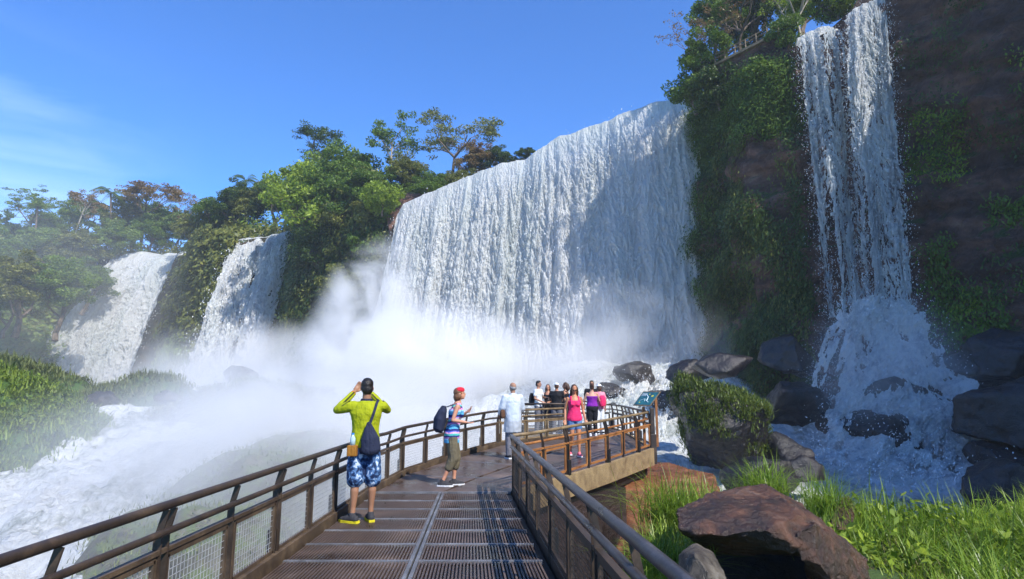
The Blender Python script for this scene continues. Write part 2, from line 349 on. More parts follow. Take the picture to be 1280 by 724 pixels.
def make_tree_meshes(kind, h, seed):
    rng = np.random.default_rng(seed); mb = MB(); tips = []; P = None; ls = .42
    if kind == 'broad':      # dense bushy crown
        limb(mb, (0,0,-1), (0,0,1), h*.42, .035*h, 3, rng, tips, .75, .2, (3,4))
        c = []
        for t in tips:
            c.append(np.array(t)+ball(160, np.array([1.0,1.0,.75])*h*.075, rng, .2))
        for _ in range(70):
            v = rng.normal(size=3); v /= np.linalg.norm(v); v[2] = abs(v[2])*1.0-.35*(rng.uniform() < .5); q = np.array([0,0,h*.55])+v*np.array([h*.33,h*.33,h*.36])*rng.uniform(.5,1.08)
            c.append(q+ball(170, np.array([1.25,1.25,.7])*h*.062*rng.uniform(.5,1.4), rng, .45))
        P = np.concatenate(c); ls = .0165*h
    elif kind == 'umbrella':  # high bare limbs, flat airy top
        limb(mb, (0,0,-1), (.1,0,1), h*.5, .022*h, 0, rng, tips, bendy=.1); t0 = tips.pop()
        for k in range(5):
            a = k*1.26+rng.uniform(-.4,.4); limb(mb, t0, (math.cos(a),math.sin(a),.9), h*.26, .011*h, 3, rng, tips, .55, .16, (2,4), bendy=.16)
        tips = [t for t in tips if t.z > h*.55]
        P = np.concatenate([np.array(t)+ball(42, np.array([1.3,1.3,.4])*h*.045, rng, .0) for t in tips]); ls = .014*h
    elif kind == 'slim':
        tr = []; limb(mb, (0,0,-1), (.03,0,1), h*.8+1, .011*h, 0, rng, tr, seg=8, bendy=.035, up=0); t0 = tr[0]
        for k in range(9):
            a = k*2.4; limb(mb, t0-Vector((0,0,h*.022*k)), (math.cos(a),math.sin(a),.7), h*.13, .005*h, 2, rng, tips, .6, .15, (2,3), bendy=.15)
        P = np.concatenate([np.array(t)+ball(50, np.array([1.2,1.2,.7])*h*.035, rng, .0) for t in tips]); ls = .012*h
    elif kind == 'bare':
        limb(mb, (0,0,-1), (0,0,1), h*.3, .02*h, 0, rng, tips, bendy=.1); t0 = tips.pop()
        for k in range(5):
            a = k*1.26+rng.uniform(-.4,.4); limb(mb, t0, (math.cos(a)*.8,math.sin(a)*.8,1), h*.3, .010*h, 4, rng, tips, .5, .16, (2,3), bendy=.16)
        P = np.concatenate([np.array(t)+ball(9, np.array([1,1,.8])*h*.03, rng, .0) for t in tips]); ls = .013*h
    elif kind == 'palm':
        lean = rng.normal(size=2)*.05; pts = [(lean[0]*h*t*t, lean[1]*h*t*t, -1+(h*.8+1)*t) for t in np.linspace(0,1,7)]
        mb.tube(pts, [.018*h*(1-.3*t) for t in np.linspace(0,1,7)], 8); top = np.array(pts[-1]); V = []
        for k in range(17):
            a = k*2.4; e = rng.uniform(-.3, 1.2); d = np.array([math.cos(a), math.sin(a), 0]); L = h*.3*rng.uniform(.8,1.1)
            sd = np.array([-d[1], d[0], 0])
            for t in np.linspace(.12, 1, 16):
                c = top+d*L*t*math.cos(e*.5)+np.array([0,0,1])*(L*(math.sin(e)*t-.85*t*t))
                for s_ in (-1, 1):
                    l = L*.2*(1-abs(t-.45)); tip = c+sd*s_*l+d*l*.35-np.array([0,0,l*.55])
                    V += [c-d*L*.022, c+d*L*.022, tip+d*L*.01, tip-d*L*.01]
        return mb, mesh_np('crown', np.array(V), np.arange(len(V)).reshape(-1,4))
    elif kind == 'shrub':
        limb(mb, (0,0,-.5), (0,0,1), h*.35, .03*h, 2, rng, tips, .9, .1, (3,4))
        c = [np.array(t)+ball(170, np.array([1.0,1.0,.7])*h*.18, rng, .2) for t in tips]
        for _ in range(26):
            v = rng.normal(size=3); v /= np.linalg.norm(v); c.append(np.array([0,0,h*.45])+v*np.array([.5,.5,.4])*h*.85+ball(150, np.array([1.1,1.1,.8])*h*.13*rng.uniform(.5,1.4), rng, .3))
        P = np.concatenate(c); P = P[P[:,2] > -.3]; ls = .034*h
    return mb, leaves_mesh('crown', P, ls, rng=rng)
_protos = {}
def tree(kind, px, py_base, Y, h, leaf, label, name=None, group=None, seed=1, rz=0, bark='bark', sx=1.0, cat='tree', pos=None, sink=0):
    key = (kind, seed)
    if key not in _protos:
        mb, cm_ = make_tree_meshes(kind, 10.0, seed); _protos[key] = (mb.mesh('trunk'), cm_)
    tm, cm_ = _protos[key]
    loc = at(px, py_base, Y) if pos is None else np.array(pos, float)
    loc = loc-np.array([0,0,sink])
    nm = name or {'broad': 'broadleaf_tree', 'umbrella': 'umbrella_tree', 'slim': 'tall_slim_tree', 'bare': 'sparse_tree', 'palm': 'palm_tree', 'shrub': 'shrub'}[kind]
    e = empty(nm, tuple(loc), rz, label, cat, group); s = h/10.0; e.scale = (s*sx, s*sx, s)
    for part, me, mt in (('trunk', tm, M[bark]), ('crown', cm_, M[leaf])):
        o = bpy.data.objects.new(part, me); COL.objects.link(o); o.parent = e
        if not me.materials: me.materials.append(mt)
        o.material_slots[0].link = 'OBJECT'; o.material_slots[0].material = mt
    return e

# ------------------------------------------------------------------ cliffs
# plan line from the far left round to the right; (x, y, z of rim, set-back of the rim from the foot)
CL = [(-190,70,26,40),(-150,84,27,34),(-115,100,28,26),(-92,117,29,12),(-85,121.5,28.2,3),(-79,121.5,28.2,1.5),(-65,119.5,28.2,1.5),(-60,113,29,4),(-53,103,28.5,3),(-47,100,26.4,1.5),(-36.6,101,28,1.5),
      (-31,93,30,5),(-24,86,30,4),(-18.5,82,27.5,2),(-15.6,83.5,26.2,0),(-13.5,84.5,26.3,-1),(1,77.5,28.0,-2),(16.2,70,31.8,-2),(19.6,63,32.0,.2),(20.7,57.5,31.6,.8),(21.7,52,31.8,2.2),(24,48.3,30.9,1),(26.8,48,32,1),(28.2,46,33,1),(30.3,45,36,.6),(33,42,40,-.5),(36,38,46,-1),(41,31,45,0),(44,22,47,0),(47,12,54,0),(49,4,54,0),(50,-9,54,0),(51,-21,53,0)]  # right end is out of view, extended and sized to shade rocks and pool
CLA = np.array(CL, float)
_seg = np.r_[0, np.cumsum(np.hypot(np.diff(CLA[:,0]), np.diff(CLA[:,1])))]
def cliff_pt(s, h, amp=1.0, off=0.0):
    """s metres along the line, h 0 foot .. 1 rim"""
    x = np.interp(s, _seg, CLA[:,0]); y = np.interp(s, _seg, CLA[:,1]); zt = np.interp(s, _seg, CLA[:,2]); sb = np.interp(s, _seg, CLA[:,3])
    e = .8; tx = np.interp(s+e, _seg, CLA[:,0])-np.interp(s-e, _seg, CLA[:,0]); ty = np.interp(s+e, _seg, CLA[:,1])-np.interp(s-e, _seg, CLA[:,1])
    L = np.hypot(tx, ty)+1e-9; nx, ny = ty/L, -tx/L      # outward (towards the viewer)
    zb = -7.0; z = zb+(zt-zb)*h
    d = amp*((fbm(s*.09, z*.06, 3, 4, 5)-.5)*5+(fbm(s*.35, z*.5, 1, 6, 9, .6)-.5)*2.8-np.abs(fbm(s*.22+z*.12, z*.25-s*.08, 5, 4, 19)-.5)*4+.3)
    d = d+amp*np.where(np.floor(z/2.6+fbm(s*.05, z*.02, 0, 2, 31)*2) % 2 > 0, .45, 0)
    d = d*(.25+.75*np.clip(np.abs(1-h)*6, 0, 1)) + (1-h)*sb + off
    return x+nx*d, y+ny*d, z+0*d, nx, ny
def cliff_part(name, s0, s1, ns, nh, mat):
    s, h = np.meshgrid(np.linspace(s0, s1, ns), np.linspace(0, 1, nh), indexing='ij')
    x, y, z, nx, ny = cliff_pt(s, h)
    V = np.stack([x, y, z], -1).reshape(-1, 3)
    o = link(name, mesh_np(name, V, grid_faces(ns, nh)), mat, smooth=True); tag(o, kind='structure'); return o
iS = lambda k: _seg[k]
cliff_part('far_cliff', iS(0), iS(13), 420, 90, M['rock_far'])
cliff_part('cliff', iS(13)-.01, iS(32), 660, 200, M['rock_cliff'])
# plateau behind the rim
V = []; 
ss = np.linspace(0, _seg[-1], 160)
x, y, z, nx, ny = cliff_pt(ss, np.ones_like(ss))
rows = [np.stack([x, y, z-.05], -1)]
for k, dist in enumerate((3, 8, 20, 50, 120, 300)):
    q = np.stack([x-nx*0+np.clip(x, -60, 60)*.0 + (x*.012)*dist, y+dist, z+.0*dist+fbm(x*.05, y*.05+dist, 0, 3, 3)*min(dist*.12, 2)+(.0 if dist < 8 else .3)], -1); rows.append(q)
V = np.stack(rows, 1).reshape(-1, 3)
tag(link('plateau', mesh_np('plateau', V, grid_faces(160, 7)), M['mossground'], smooth=True), kind='structure')
# low ground, far and wide
tag(link('ground', mesh_np('ground', [(-900,-600,-9.5),(900,-600,-9.5),(900,900,-9.5),(-900,900,-9.5)], [(0,1,2,3)]), M['soil']), kind='structure')

# ------------------------------------------------------------------ water
def zw(x, y):
    l = np.interp(y, [5, 25, 40, 55, 62, 75, 90, 125], [-8, -5.7, -3.2, -.7, .2, .9, 1.1, 1.3])
    r = np.interp(y, [5, 20, 28, 40, 50, 57, 70, 125], [-4.5, -3.6, -3.3, -2.0, .2, 3.5, 5.0, 5.5])
    t = sstep(-6, 9, x); return l*(1-t)+r*t
def river_mesh():
    xs = np.linspace(-150, 44, 520); ys = np.r_[np.linspace(8, 70, 420), np.linspace(70.6, 124, 120)]
    X, Y = np.meshgrid(xs, ys, indexing='ij'); Z = zw(X, Y)
    flow = fbm(X*.16+Y*.03, Y*.10, 0, 4, 40); rough = 1-sstep(-2, 8, X)*.55
    Z = Z+rough*((np.abs(flow-.5)*-2+.4)*1.1+(fbm(X*.55+Y*.25, Y*.25, 0, 4, 44)-.5)*1.5-np.abs(fbm(X*1.1+Y*.4, Y*.6, 0, 4, 48, .6)-.5)*2.2+.4)
    Z = np.where(X > 2, Z-sstep(30, 22, Y)*0, Z)
    return mesh_np('river', np.stack([X, Y, Z], -1).reshape(-1,3), grid_faces(len(xs), len(ys)))
tag(link('river', river_mesh(), M['river'], smooth=True), kind='structure')

def waterfall(name, label, crest, foot_z, nu, nv, mat, throw=3.0, flare=(0,0), ridges=(.55,.28), thin=0.0, edge=.06, seed=0, drops=0, flute=1.6, clump=1.0, tdir=(0,-1), taper=None, lacy=False, tn=3.2):
    """crest: list of xyz left..right. The sheet falls from it in arcs, fluted and torn"""
    C = np.array(crest, float); cs = np.r_[0, np.cumsum(np.linalg.norm(np.diff(C, axis=0), axis=1))]; W = cs[-1]
    u = np.linspace(0, 1, nu); v = np.linspace(0, 1, nv)
    U, Vv = np.meshgrid(u, v, indexing='ij'); s = U*W
    def crestp(s): return np.stack([np.interp(s, cs, C[:,k]) for k in range(3)], -1)
    P = crestp(s); zt = P[..., 2]
    zt = zt+(fbm(s*.5, 0*s, 0, 3, seed+3)-.5)*.7*(flute/1.6)
    fz = foot_z(P[..., 0], P[..., 1]) if callable(foot_z) else foot_z
    back = np.clip(Vv/.04, 0, 1)
    q = np.clip((Vv-.03)/.97, 0, 1)
    drop = q**1.15
    z = zt*(1-drop)+fz*drop; z = z-(1-back)*0+np.where(Vv < .04, (1-back)*.05, 0)
    fall = np.maximum(zt-z, 0)
    # columns: start time lag makes arrowhead streaks
    ln = fall/clump
    lag = fbm(s*1.1, ln*.03, 0, 3, seed+9)*9
    big = fbm(s/flute, ln*.035, 0, 3, seed+1); med = fbm(s/flute*1.7, (ln+lag)*.10, 0, 4, seed+5); wide = fbm(s*.16, ln*.012, 4, 3, seed+2)
    sm = fbm(s*1.5/clump, (ln+lag)*.62, 1.5, 4, seed+7, .6); tiny = fbm(s*4.2/clump, (ln+lag*1.3)*1.9, 7.5, 3, seed+13, .65)
    grow = .25+.75*np.clip(fall/6, 0, 1)
    d = ((big-.45)*2.6*ridges[0]*1.4+(wide-.5)*4.5*ridges[0]+(med-.5)*1.7*ridges[0]+(sm-.45)*4.2*ridges[1]+(tiny-.45)*tn*ridges[1])*grow
    th = throw*np.sqrt(np.clip(fall/26.0, 0, None))*(.85+.3*big)-2.5*(1-back)
    td = np.array([*tdir]); td = td/np.linalg.norm(td)
    x = P[..., 0]+td[0]*(th+d)+(-flare[0]*(1-U)+flare[1]*U)*(fall/26.)**1.3
    y = P[..., 1]+td[1]*(th+d)
    x = x+(fbm(s*2.2, ln*.4, 3.3, 3, seed+21)-.5)*.5*grow
    V = np.stack([x, y, z], -1).reshape(-1, 3); F = grid_faces(nu, nv)
    ed = np.clip(np.minimum(U, 1-U)/edge, 0, 1)
    if lacy:
        st = fbm(s*3.2/clump*.62, ln*.045+lag*.12, 2.2, 3, seed+31); dens = .42*st+.25*med+.33*sm+.55*(tiny-.5)
    else: dens = .62*med+.38*sm+.25*(tiny-.5)
    thr = thin+(1-ed)*.42*np.clip((.8 if lacy else .3)+fall/9, 0, 1)
    if taper is not None: thr = thr+taper(U, fall)
    keep = (dens > thr)[:-1, :-1].ravel()
    e = empty(name, tuple(C[len(C)//2]), 0, label, 'waterfall', None); off = np.array(C[len(C)//2])
    V = V-off
    link('water_sheet', mesh_np('sheet', V, F[keep]), mat, e, smooth=True)
    if drops:
        k = RNG.integers(0, len(V), drops*2); k = k[fall.ravel()[k] > 1.2][:drops]; drops = len(k); Pd = V[k]+RNG.normal(size=(drops,3))*np.array([.5,.5,.8])*clump
        link('spray', leaves_mesh('spray', Pd, .075*clump, 0, 2.2, 3.0), M['drop'], e)
    return e
base_of = lambda x, y: zw(x, y)-1
crest_main = [at(px, py, Y) for px, py, Y in ((497,266,78.5),(505,255,78.2),(530,243,77.3),(600,214,74.2),(655,197,71.8),(700,170,69.8),(760,150,67.2),(806,131,65.0),(862,120,62.6))]
waterfall('waterfall', 'widest white waterfall thundering down across the middle behind the walkway', crest_main, base_of, 760, 520, M['fall'], 3.2, (4.5, 1.7), (.44,.24), .05, .035, 1, 9000, tn=3.0)
crest_l1 = [at(px, py, Y) for px, py, Y in ((150,320,121),(175,314,121),(205,318,119.5),(232,315,118.5))]
waterfall('waterfall', 'smaller white waterfall dropping from the jungle rim, farthest from the walkway', crest_l1, 1.0, 260, 260, M['fall'], 8.5, (7.0, -1.5), (.6,.4), .20, .06, 31, 3000, clump=1.5, tdir=(-.25,-1))
crest_l2 = [at(px, py, Y) for px, py, Y in ((288,304,101),(310,298,101),(345,292,101),(373,287,101))]
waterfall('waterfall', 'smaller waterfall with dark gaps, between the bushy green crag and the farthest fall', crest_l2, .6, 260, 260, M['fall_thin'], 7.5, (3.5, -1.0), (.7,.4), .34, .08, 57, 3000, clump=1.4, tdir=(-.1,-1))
# right fall: two strands that join above the rocks
cr1 = [at(px, py, Y) for px, py, Y in ((1056,22,46.5),(1070,10,46),(1090,0,45.7),(1112,-12,45.3))]
cr2 = [at(px, py, Y) for px, py, Y in ((991,52,48.3),(1008,40,48),(1035,33,47.4),(1058,44,47))]
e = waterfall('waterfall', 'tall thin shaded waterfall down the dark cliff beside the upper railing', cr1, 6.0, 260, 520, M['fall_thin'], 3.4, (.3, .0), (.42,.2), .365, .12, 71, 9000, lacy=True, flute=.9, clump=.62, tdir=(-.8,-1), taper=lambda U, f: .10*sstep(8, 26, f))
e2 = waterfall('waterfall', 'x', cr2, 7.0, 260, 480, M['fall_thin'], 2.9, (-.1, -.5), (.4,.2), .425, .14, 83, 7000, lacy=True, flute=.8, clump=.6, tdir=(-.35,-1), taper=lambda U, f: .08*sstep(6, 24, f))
for ch in list(e2.children):
    mw = e2.location-e.location; ch.parent = e; ch.location = mw
bpy.data.objects.remove(e2)

# ------------------------------------------------------------------ rocks
def remesh(mb_or_me, voxel, noise_amp=0.0, nscale=1.0, seed=0, smooth=0, sharp=0.0, rocky=False):
    me = mb_or_me.mesh('tmp') if isinstance(mb_or_me, MB) else mb_or_me
    bm = bmesh.new(); bm.from_mesh(me); bmesh.ops.recalc_face_normals(bm, faces=bm.faces); bm.to_mesh(me); bm.free()
    o = bpy.data.objects.new('tmp', me); COL.objects.link(o)
    m = o.modifiers.new('r', 'REMESH'); m.mode = 'VOXEL'; m.voxel_size = voxel; m.use_smooth_shade = True
    if smooth:
        sm = o.modifiers.new('s', 'SMOOTH'); sm.factor = .5; sm.iterations = smooth
    bpy.context.view_layer.update()
    dg = bpy.context.evaluated_depsgraph_get(); out = bpy.data.meshes.new_from_object(o.evaluated_get(dg))
    bpy.data.objects.remove(o)
    if noise_amp:
        n = len(out.vertices); co = np.empty(n*3); out.vertices.foreach_get('co', co); co = co.reshape(-1,3)
        no = np.empty(n*3); out.vertex_normals.foreach_get('vector', no); no = no.reshape(-1,3)
        q = co*nscale
        d = (fbm(q[:,0], q[:,1], q[:,2], 5, seed)-.5)*2
        d2 = np.floor(fbm(q[:,0]*.8+9, q[:,1]*.8, q[:,2]*1.2, 2, seed+3)*6)/6-.5
        d3 = (fbm(q[:,0]*7, q[:,1]*7, q[:,2]*7, 3, seed+8)-.5)*.35-np.abs(fbm(q[:,0]*2.2, q[:,1]*2.2, q[:,2]*2.2, 3, seed+12)-.5)*1.2
        co = co+no*((d+d2*sharp+(d3 if rocky else 0))*noise_amp)[:, None]
        out.vertices.foreach_set('co', co.astype(np.float32).ravel()); out.update()
    return out
def hull_rock(name, pts, mat, label, cat='boulder', voxel=.06, amp=.08, nscale=1.5, seed=0, group=None, sharp=.8):
    pts = np.array(pts, float); c = pts.mean(0); bm = bmesh.new()
    for p in pts: bm.verts.new(tuple(p-c))
    r = bmesh.ops.convex_hull(bm, input=bm.verts)
    bmesh.ops.delete(bm, geom=[g for g in r['geom_interior'] if isinstance(g, bmesh.types.BMVert)], context='VERTS')
    me = bpy.data.meshes.new(name); bm.to_mesh(me); bm.free()
    me = remesh(me, voxel, amp, nscale, seed, 2, sharp, True); o = link(name, me, mat, smooth=True, loc=tuple(c)); tag(o, label, cat, group); return o
def rnd_rock(name, c, r, mat, label, seed, group=None, voxel=.12, amp=.12, nscale=.8, cat='boulder'):
    rng = np.random.default_rng(seed); v = rng.normal(size=(16,3)); v /= np.linalg.norm(v, axis=1)[:,None]
    return hull_rock(name, np.array(c)+v*np.array(r), mat, label, cat, voxel, amp, nscale, seed, group)

# big overhanging boulder on the bank: roof slab + cavity
P3 = lambda px, py, Y: at(px, py, Y)
roof = [P3(842,640,8.0), P3(848,662,7.7), P3(868,624,9.0), P3(905,612,9.8), P3(957,603,9.7), P3(1000,632,9.6), P3(900,672,7.45), P3(955,662,7.3), P3(1005,640,7.9), P3(1045,672,8.2), P3(1030,700,7.6), P3(860,672,7.9), P3(1000,690,9.3), P3(880,690,9.4)]
blk = [P3(995,665,7.5), P3(1020,650,7.6), P3(1005,636,9.3), P3(1040,660,9.2), P3(1062,700,8.1), P3(1088,700,8.8), P3(1088,725,8.3), P3(1000,700,7.5), P3(1030,712,7.45), P3(1010,735,8.4), P3(1075,745,8.6), P3(1045,735,7.7)]
bc = np.mean(roof, 0); mbr = MB()
for pts_ in (roof, blk):
    bm_ = bmesh.new()
    for q in pts_: bm_.verts.new(tuple(q-bc))
    r_ = bmesh.ops.convex_hull(bm_, input=bm_.verts); bm_.verts.ensure_lookup_table(); bm_.verts.index_update()
    mbr.add([v.co.to_tuple() for v in bm_.verts], [tuple(v.index for v in f.verts) for f in bm_.faces]); bm_.free()
tag(link('boulder', remesh(mbr, .022, .075, 1.9, 4, 1, 1.3, True), M['boulder'], smooth=True, loc=tuple(bc)), 'large reddish brown wet boulder overhanging a dark hollow in the grass', 'boulder')
hull_rock('boulder', [P3(880,665,9.6), P3(1010,665,9.5), P3(1020,760,8.8), P3(880,760,8.9), P3(900,650,10.2), P3(1000,650,10.4), P3(1010,760,10.2), P3(870,740,10)], M['boulder_wet_shade'], 'rock blackened for shade at the back of the hollow under the large brown boulder', voxel=.05, amp=.08, nscale=2, seed=14)  # black rock added so the hollow reads as deep shade
hull_rock('boulder', [P3(848,690,7.4), P3(870,678,7.6), P3(893,690,7.3), P3(912,722,6.9), P3(905,770,6.7), P3(850,770,6.7), P3(846,720,7.0), P3(868,690,6.8), P3(890,720,6.6), P3(880,690,8.0)], M['boulder_gray'], 'small gray speckled boulder in front of the dark hollow', voxel=.03, amp=.03, nscale=3, seed=8)
hull_rock('boulder', [P3(1040,695,8.6), P3(1080,700,8.9), P3(1090,720,8.6), P3(1085,790,7.6), P3(1000,790,7.2), P3(990,750,7.2), P3(1060,690,9.6), P3(1000,770,8.6)], M['boulder_gray'], 'flat gray rock half under the right end of the large brown boulder', voxel=.04, amp=.04, nscale=3, seed=9)
hull_rock('boulder', [P3(1045,625,11.5), P3(1062,618,11.8), P3(1075,640,11.3), P3(1060,665,10.8), P3(1035,660,10.9), P3(1050,640,12.6)], M['boulder'], 'small brown rock between grass tussocks behind the large boulder', voxel=.04, amp=.04, nscale=3, seed=10)
# mossy boulder and companions by the pools
mo = rnd_rock('mossy_boulder', tuple(at(900,522,30)+np.array([0,1.2,-.3])), (2.9,2.3,2.9), M['boulder_wet_shade'], 'big dark boulder with bright green moss, beyond the end of the walkway', 21, voxel=.09, amp=.25, nscale=.9)
def moss_on(o, n, mat, length, width, nz=.25, thr=.5, seed=1, per=8):
    me = o.data; k = len(me.vertices); co = np.empty(k*3); me.vertices.foreach_get('co', co); co = co.reshape(-1,3); no = np.empty(k*3); me.vertex_normals.foreach_get('vector', no); no = no.reshape(-1,3)
    g = np.random.default_rng(seed); i = g.integers(0, k, n); P = co[i]; keep = (no[i,2] > nz) | ((no[i,2] > -.2) & (fbm(P[:,0]*1.2, P[:,1]*1.2, P[:,2]*1.2, 2, 5) > .58)); keep &= fbm(P[:,0]*.8, P[:,1]*.8, P[:,2]*.8, 3, seed) > thr; P = P[keep]
    P = np.repeat(P, per, 0)+g.normal(size=(len(P)*per,3))*.13
    q = link('moss', blades_mesh('moss', P, length, width, 1.2, g, 2, 1.6), mat, o); return q
M['moss_boulder'] = m_leaf('boulder_moss', (.02,.045,.008), (.055,.095,.014), (.15,.19,.03), .3)
moss_on(mo, 5200, M['moss_boulder'], .36, .045, .0, .38, 3)
rnd_rock('boulder', at(905,458,36), (2.0,1.6,.9), M['boulder_wet_shade'], 'dark wet boulder just behind the mossy one', 22, 'dark wet rocks below the cliff')
k = 0
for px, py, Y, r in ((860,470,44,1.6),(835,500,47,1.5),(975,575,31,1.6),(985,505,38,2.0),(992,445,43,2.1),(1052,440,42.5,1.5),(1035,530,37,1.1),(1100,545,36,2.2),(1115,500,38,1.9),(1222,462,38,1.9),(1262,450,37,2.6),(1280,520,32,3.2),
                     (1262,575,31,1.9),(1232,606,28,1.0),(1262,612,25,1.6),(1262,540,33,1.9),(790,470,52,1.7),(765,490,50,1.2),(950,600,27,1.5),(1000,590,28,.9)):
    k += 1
    rnd_rock('boulder', at(px, py, Y), (r*1.2, r, r*.8), M['boulder_wet_shade'], 'dark spray soaked rock heaped at the foot of the shaded cliff', 100+k, 'dark wet rocks below the cliff', voxel=.14, amp=.3, nscale=.6)
# cascade over the rocks below the thin fall
def cascade(label, pts_l, pts_r, nu, nv, mat, thin, seed, amp=.5, drops=6000, up=.0, name='cascade', cl=.7):
    L = np.array(pts_l, float); Rr = np.array(pts_r, float); t = np.linspace(0,1,len(L)); v = np.linspace(0,1,nv); u = np.linspace(0,1,nu)
    Lp = np.stack([np.interp(v, t, L[:,k]) for k in range(3)], -1); Rp = np.stack([np.interp(v, t, Rr[:,k]) for k in range(3)], -1)
    P = Lp[None]*(1-u[:,None,None])+Rp[None]*u[:,None,None]; U, Vv = np.meshgrid(u, v, indexing='ij')
    wid = np.linalg.norm(Rp-Lp, axis=1).mean(); ln = np.linalg.norm(np.diff(Lp, axis=0), axis=1).sum()
    n1 = fbm(U*wid*.7/cl, Vv*ln*.3/cl, 0, 4, seed); n2 = fbm(U*wid*2.2/cl, Vv*ln*.9/cl, 0, 4, seed+5, .6)
    P = P+np.array([0,-1,.35])*(((n1-.5)*3.2+(n2-.5)*1.6)*amp+up*np.sin(Vv*np.pi)*np.sin(U*np.pi))[..., None]
    ed = np.clip(np.minimum(np.minimum(U,1-U)/.14, np.minimum(Vv+.08,1.02-Vv)/.06), 0, 1)
    keep = ((.55*n1+.45*n2) > thin+(1-ed)*.3)[:-1,:-1].ravel()
    off = P[nu//2, nv//2].copy(); V = (P-off).reshape(-1,3)
    e = empty(name, tuple(off), 0, label, name.replace('_',' '))
    link('water_sheet', mesh_np('sheet', V, grid_faces(nu,nv)[keep]), mat, e, smooth=True)
    kk = RNG.integers(0, len(V), drops); Pd = V[kk]+RNG.normal(size=(drops,3))*np.array([1.0,1.0,1.0])*cl
    link('spray', leaves_mesh('spray', Pd, .07*cl, 0, 2, 1), M['drop'], e)
    return e
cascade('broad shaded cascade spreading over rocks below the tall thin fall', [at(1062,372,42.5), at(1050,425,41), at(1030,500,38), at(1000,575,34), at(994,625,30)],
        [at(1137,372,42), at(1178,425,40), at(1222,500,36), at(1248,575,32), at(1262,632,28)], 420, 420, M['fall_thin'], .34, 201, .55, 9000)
cascade('narrow white trickle leaping off the left of the rocks below the thin fall', [at(1046,388,41.6), at(1032,412,40.6), at(1018,450,39.6), at(1010,490,38.6)],
        [at(1072,402,41.6), at(1052,420,40.6), at(1040,455,39.6), at(1030,492,38.6)], 100, 160, M['fall_thin'], .40, 207, .2, 1500, cl=.5)
cascade('foaming cascade tumbling over boulders at the foot of the widest fall', [at(725,462,56), at(700,480,53), at(680,505,50), at(660,540,46)],
        [at(850,452,55), at(850,480,50), at(842,520,45), at(835,565,40)], 420, 320, M['fall'], .37, 215, .8, 9000)
cascade('little side fall between the mossy island and the misty rocks', [at(122,520,52), at(120,532,51), at(114,548,50), at(104,566,48.5)],
        [at(142,522,52), at(146,535,51), at(146,552,50), at(142,572,48.5)], 120, 120, M['fall'], .25, 222, .25, 900, cl=.6)

# ------------------------------------------------------------------ mounds
def mound(name, c, ax, ztop, zbase, mat, seed, n=150, p=2.4, rough=.8, rot=0, label=None, cat=None, squash=0, tilt=0):
    u = np.linspace(-1.15, 1.15, n); A, B = np.meshgrid(u, u, indexing='ij'); r = np.hypot(A, B)
    X = A*ax[0]; Y = B*ax[1]; cr_, sr_ = math.cos(rot), math.sin(rot); X, Y = X*cr_-Y*sr_, X*sr_+Y*cr_
    ang = np.arctan2(B, A); rr = r*(1+.18*(fbm(np.cos(ang)*1.5+4, np.sin(ang)*1.5+4, seed, 3, seed)-.5)*2)
    Z = zbase+(ztop-zbase)*np.clip(1-rr**p, -.25, 1)+(fbm(X*.35, Y*.35, seed, 5, seed+2)-.5)*2*rough*np.clip(1.2-r*.4, 0, 1)+squash*A+tilt*Y
    V = np.stack([X, Y, Z], -1).reshape(-1,3)+np.array([c[0], c[1], 0])
    o = link(name, mesh_np(name, V, grid_faces(n, n)), mat, smooth=True); tag(o, label, cat, None, 'structure'); return o, V.reshape(n, n, 3)
def tussocks(name, V, count, mat, length, width, label, zmin=-99, per=9, sp=.35, seed=1, mask=.42, droop=1.3, lean=1.0):
    rng = np.random.default_rng(seed); n, m, _ = V.shape; i = rng.integers(0, n-1, count); j = rng.integers(0, m-1, count); f = rng.uniform(size=(count,2,1))
    P = V[i,j]*(1-f[:,0])+V[i+1,j]*f[:,0]*.5+V[i,j+1]*f[:,0]*.5
    k = (P[:,2] > zmin) & (fbm(P[:,0]*.4, P[:,1]*.4, P[:,2]*.4, 3, seed+1) > mask); P = P[k]
    P = np.repeat(P, per, 0)+rng.normal(size=(len(P)*per,3))*np.array([sp,sp,sp*.3])
    o = link(name, blades_mesh(name, P, length, width, lean, rng, 2, droop), mat); tag(o, label, kind='stuff'); return o
_, IV = mound('mossy_island', (-47.5,46.5), (21.5,14.0), 3.8, -6, M['mossground'], 5, rough=1.0, p=2.6)
tussocks('island_shrubs', IV, 2500, M['leaf_dark'], .7, .16, 'darker green low shrubs between the ferns of the island', -3.5, 8, .5, 33, .52)
tussocks('island_ferns', IV, 9000, M['moss_leaf'], .8, .09, 'bright green ferns and moss covering the river island', -4.0, 10, .35, 3, .30)
g_ = np.random.default_rng(77); i_ = g_.integers(0, 149, 2600); j_ = g_.integers(0, 149, 2600); Pb = IV[i_, j_]; Pb = Pb[(Pb[:,2] > -3.6) & (fbm(Pb[:,0]*.3, Pb[:,1]*.3, 0, 3, 9) > .40)]
sc2 = np.repeat(g_.uniform(.4, 1.5, len(Pb)), 46); Pq = np.repeat(Pb, 46, 0)+ball(len(Pb)*46, (.6,.6,.5), g_, .3)*sc2[:,None]+np.array([0,0,.25])
tag(link('island_bushes', leaves_mesh('island_bushes', Pq, .17, .6, 1.7, .2, rng=g_), M['moss_leaf']), 'low rounded yellow green bushes covering the river island', kind='stuff')
_, V2 = mound('misty_ridge', (-22,54), (13,6.5), 2.5, -4, M['mistrock'], 9, n=130, p=2.2, rough=1.7)
tussocks('ridge_moss', V2, 2500, M['moss_dim'], .55, .09, 'dull green moss on the ridge veiled in spray', -3, 8, .35, 5, .38)
_, V3 = mound('misty_slope', (-13.0,34), (8.2,19), -1.6, -6.5, M['mistrock'], 12, n=140, p=2.2, rough=1.2, tilt=.15)
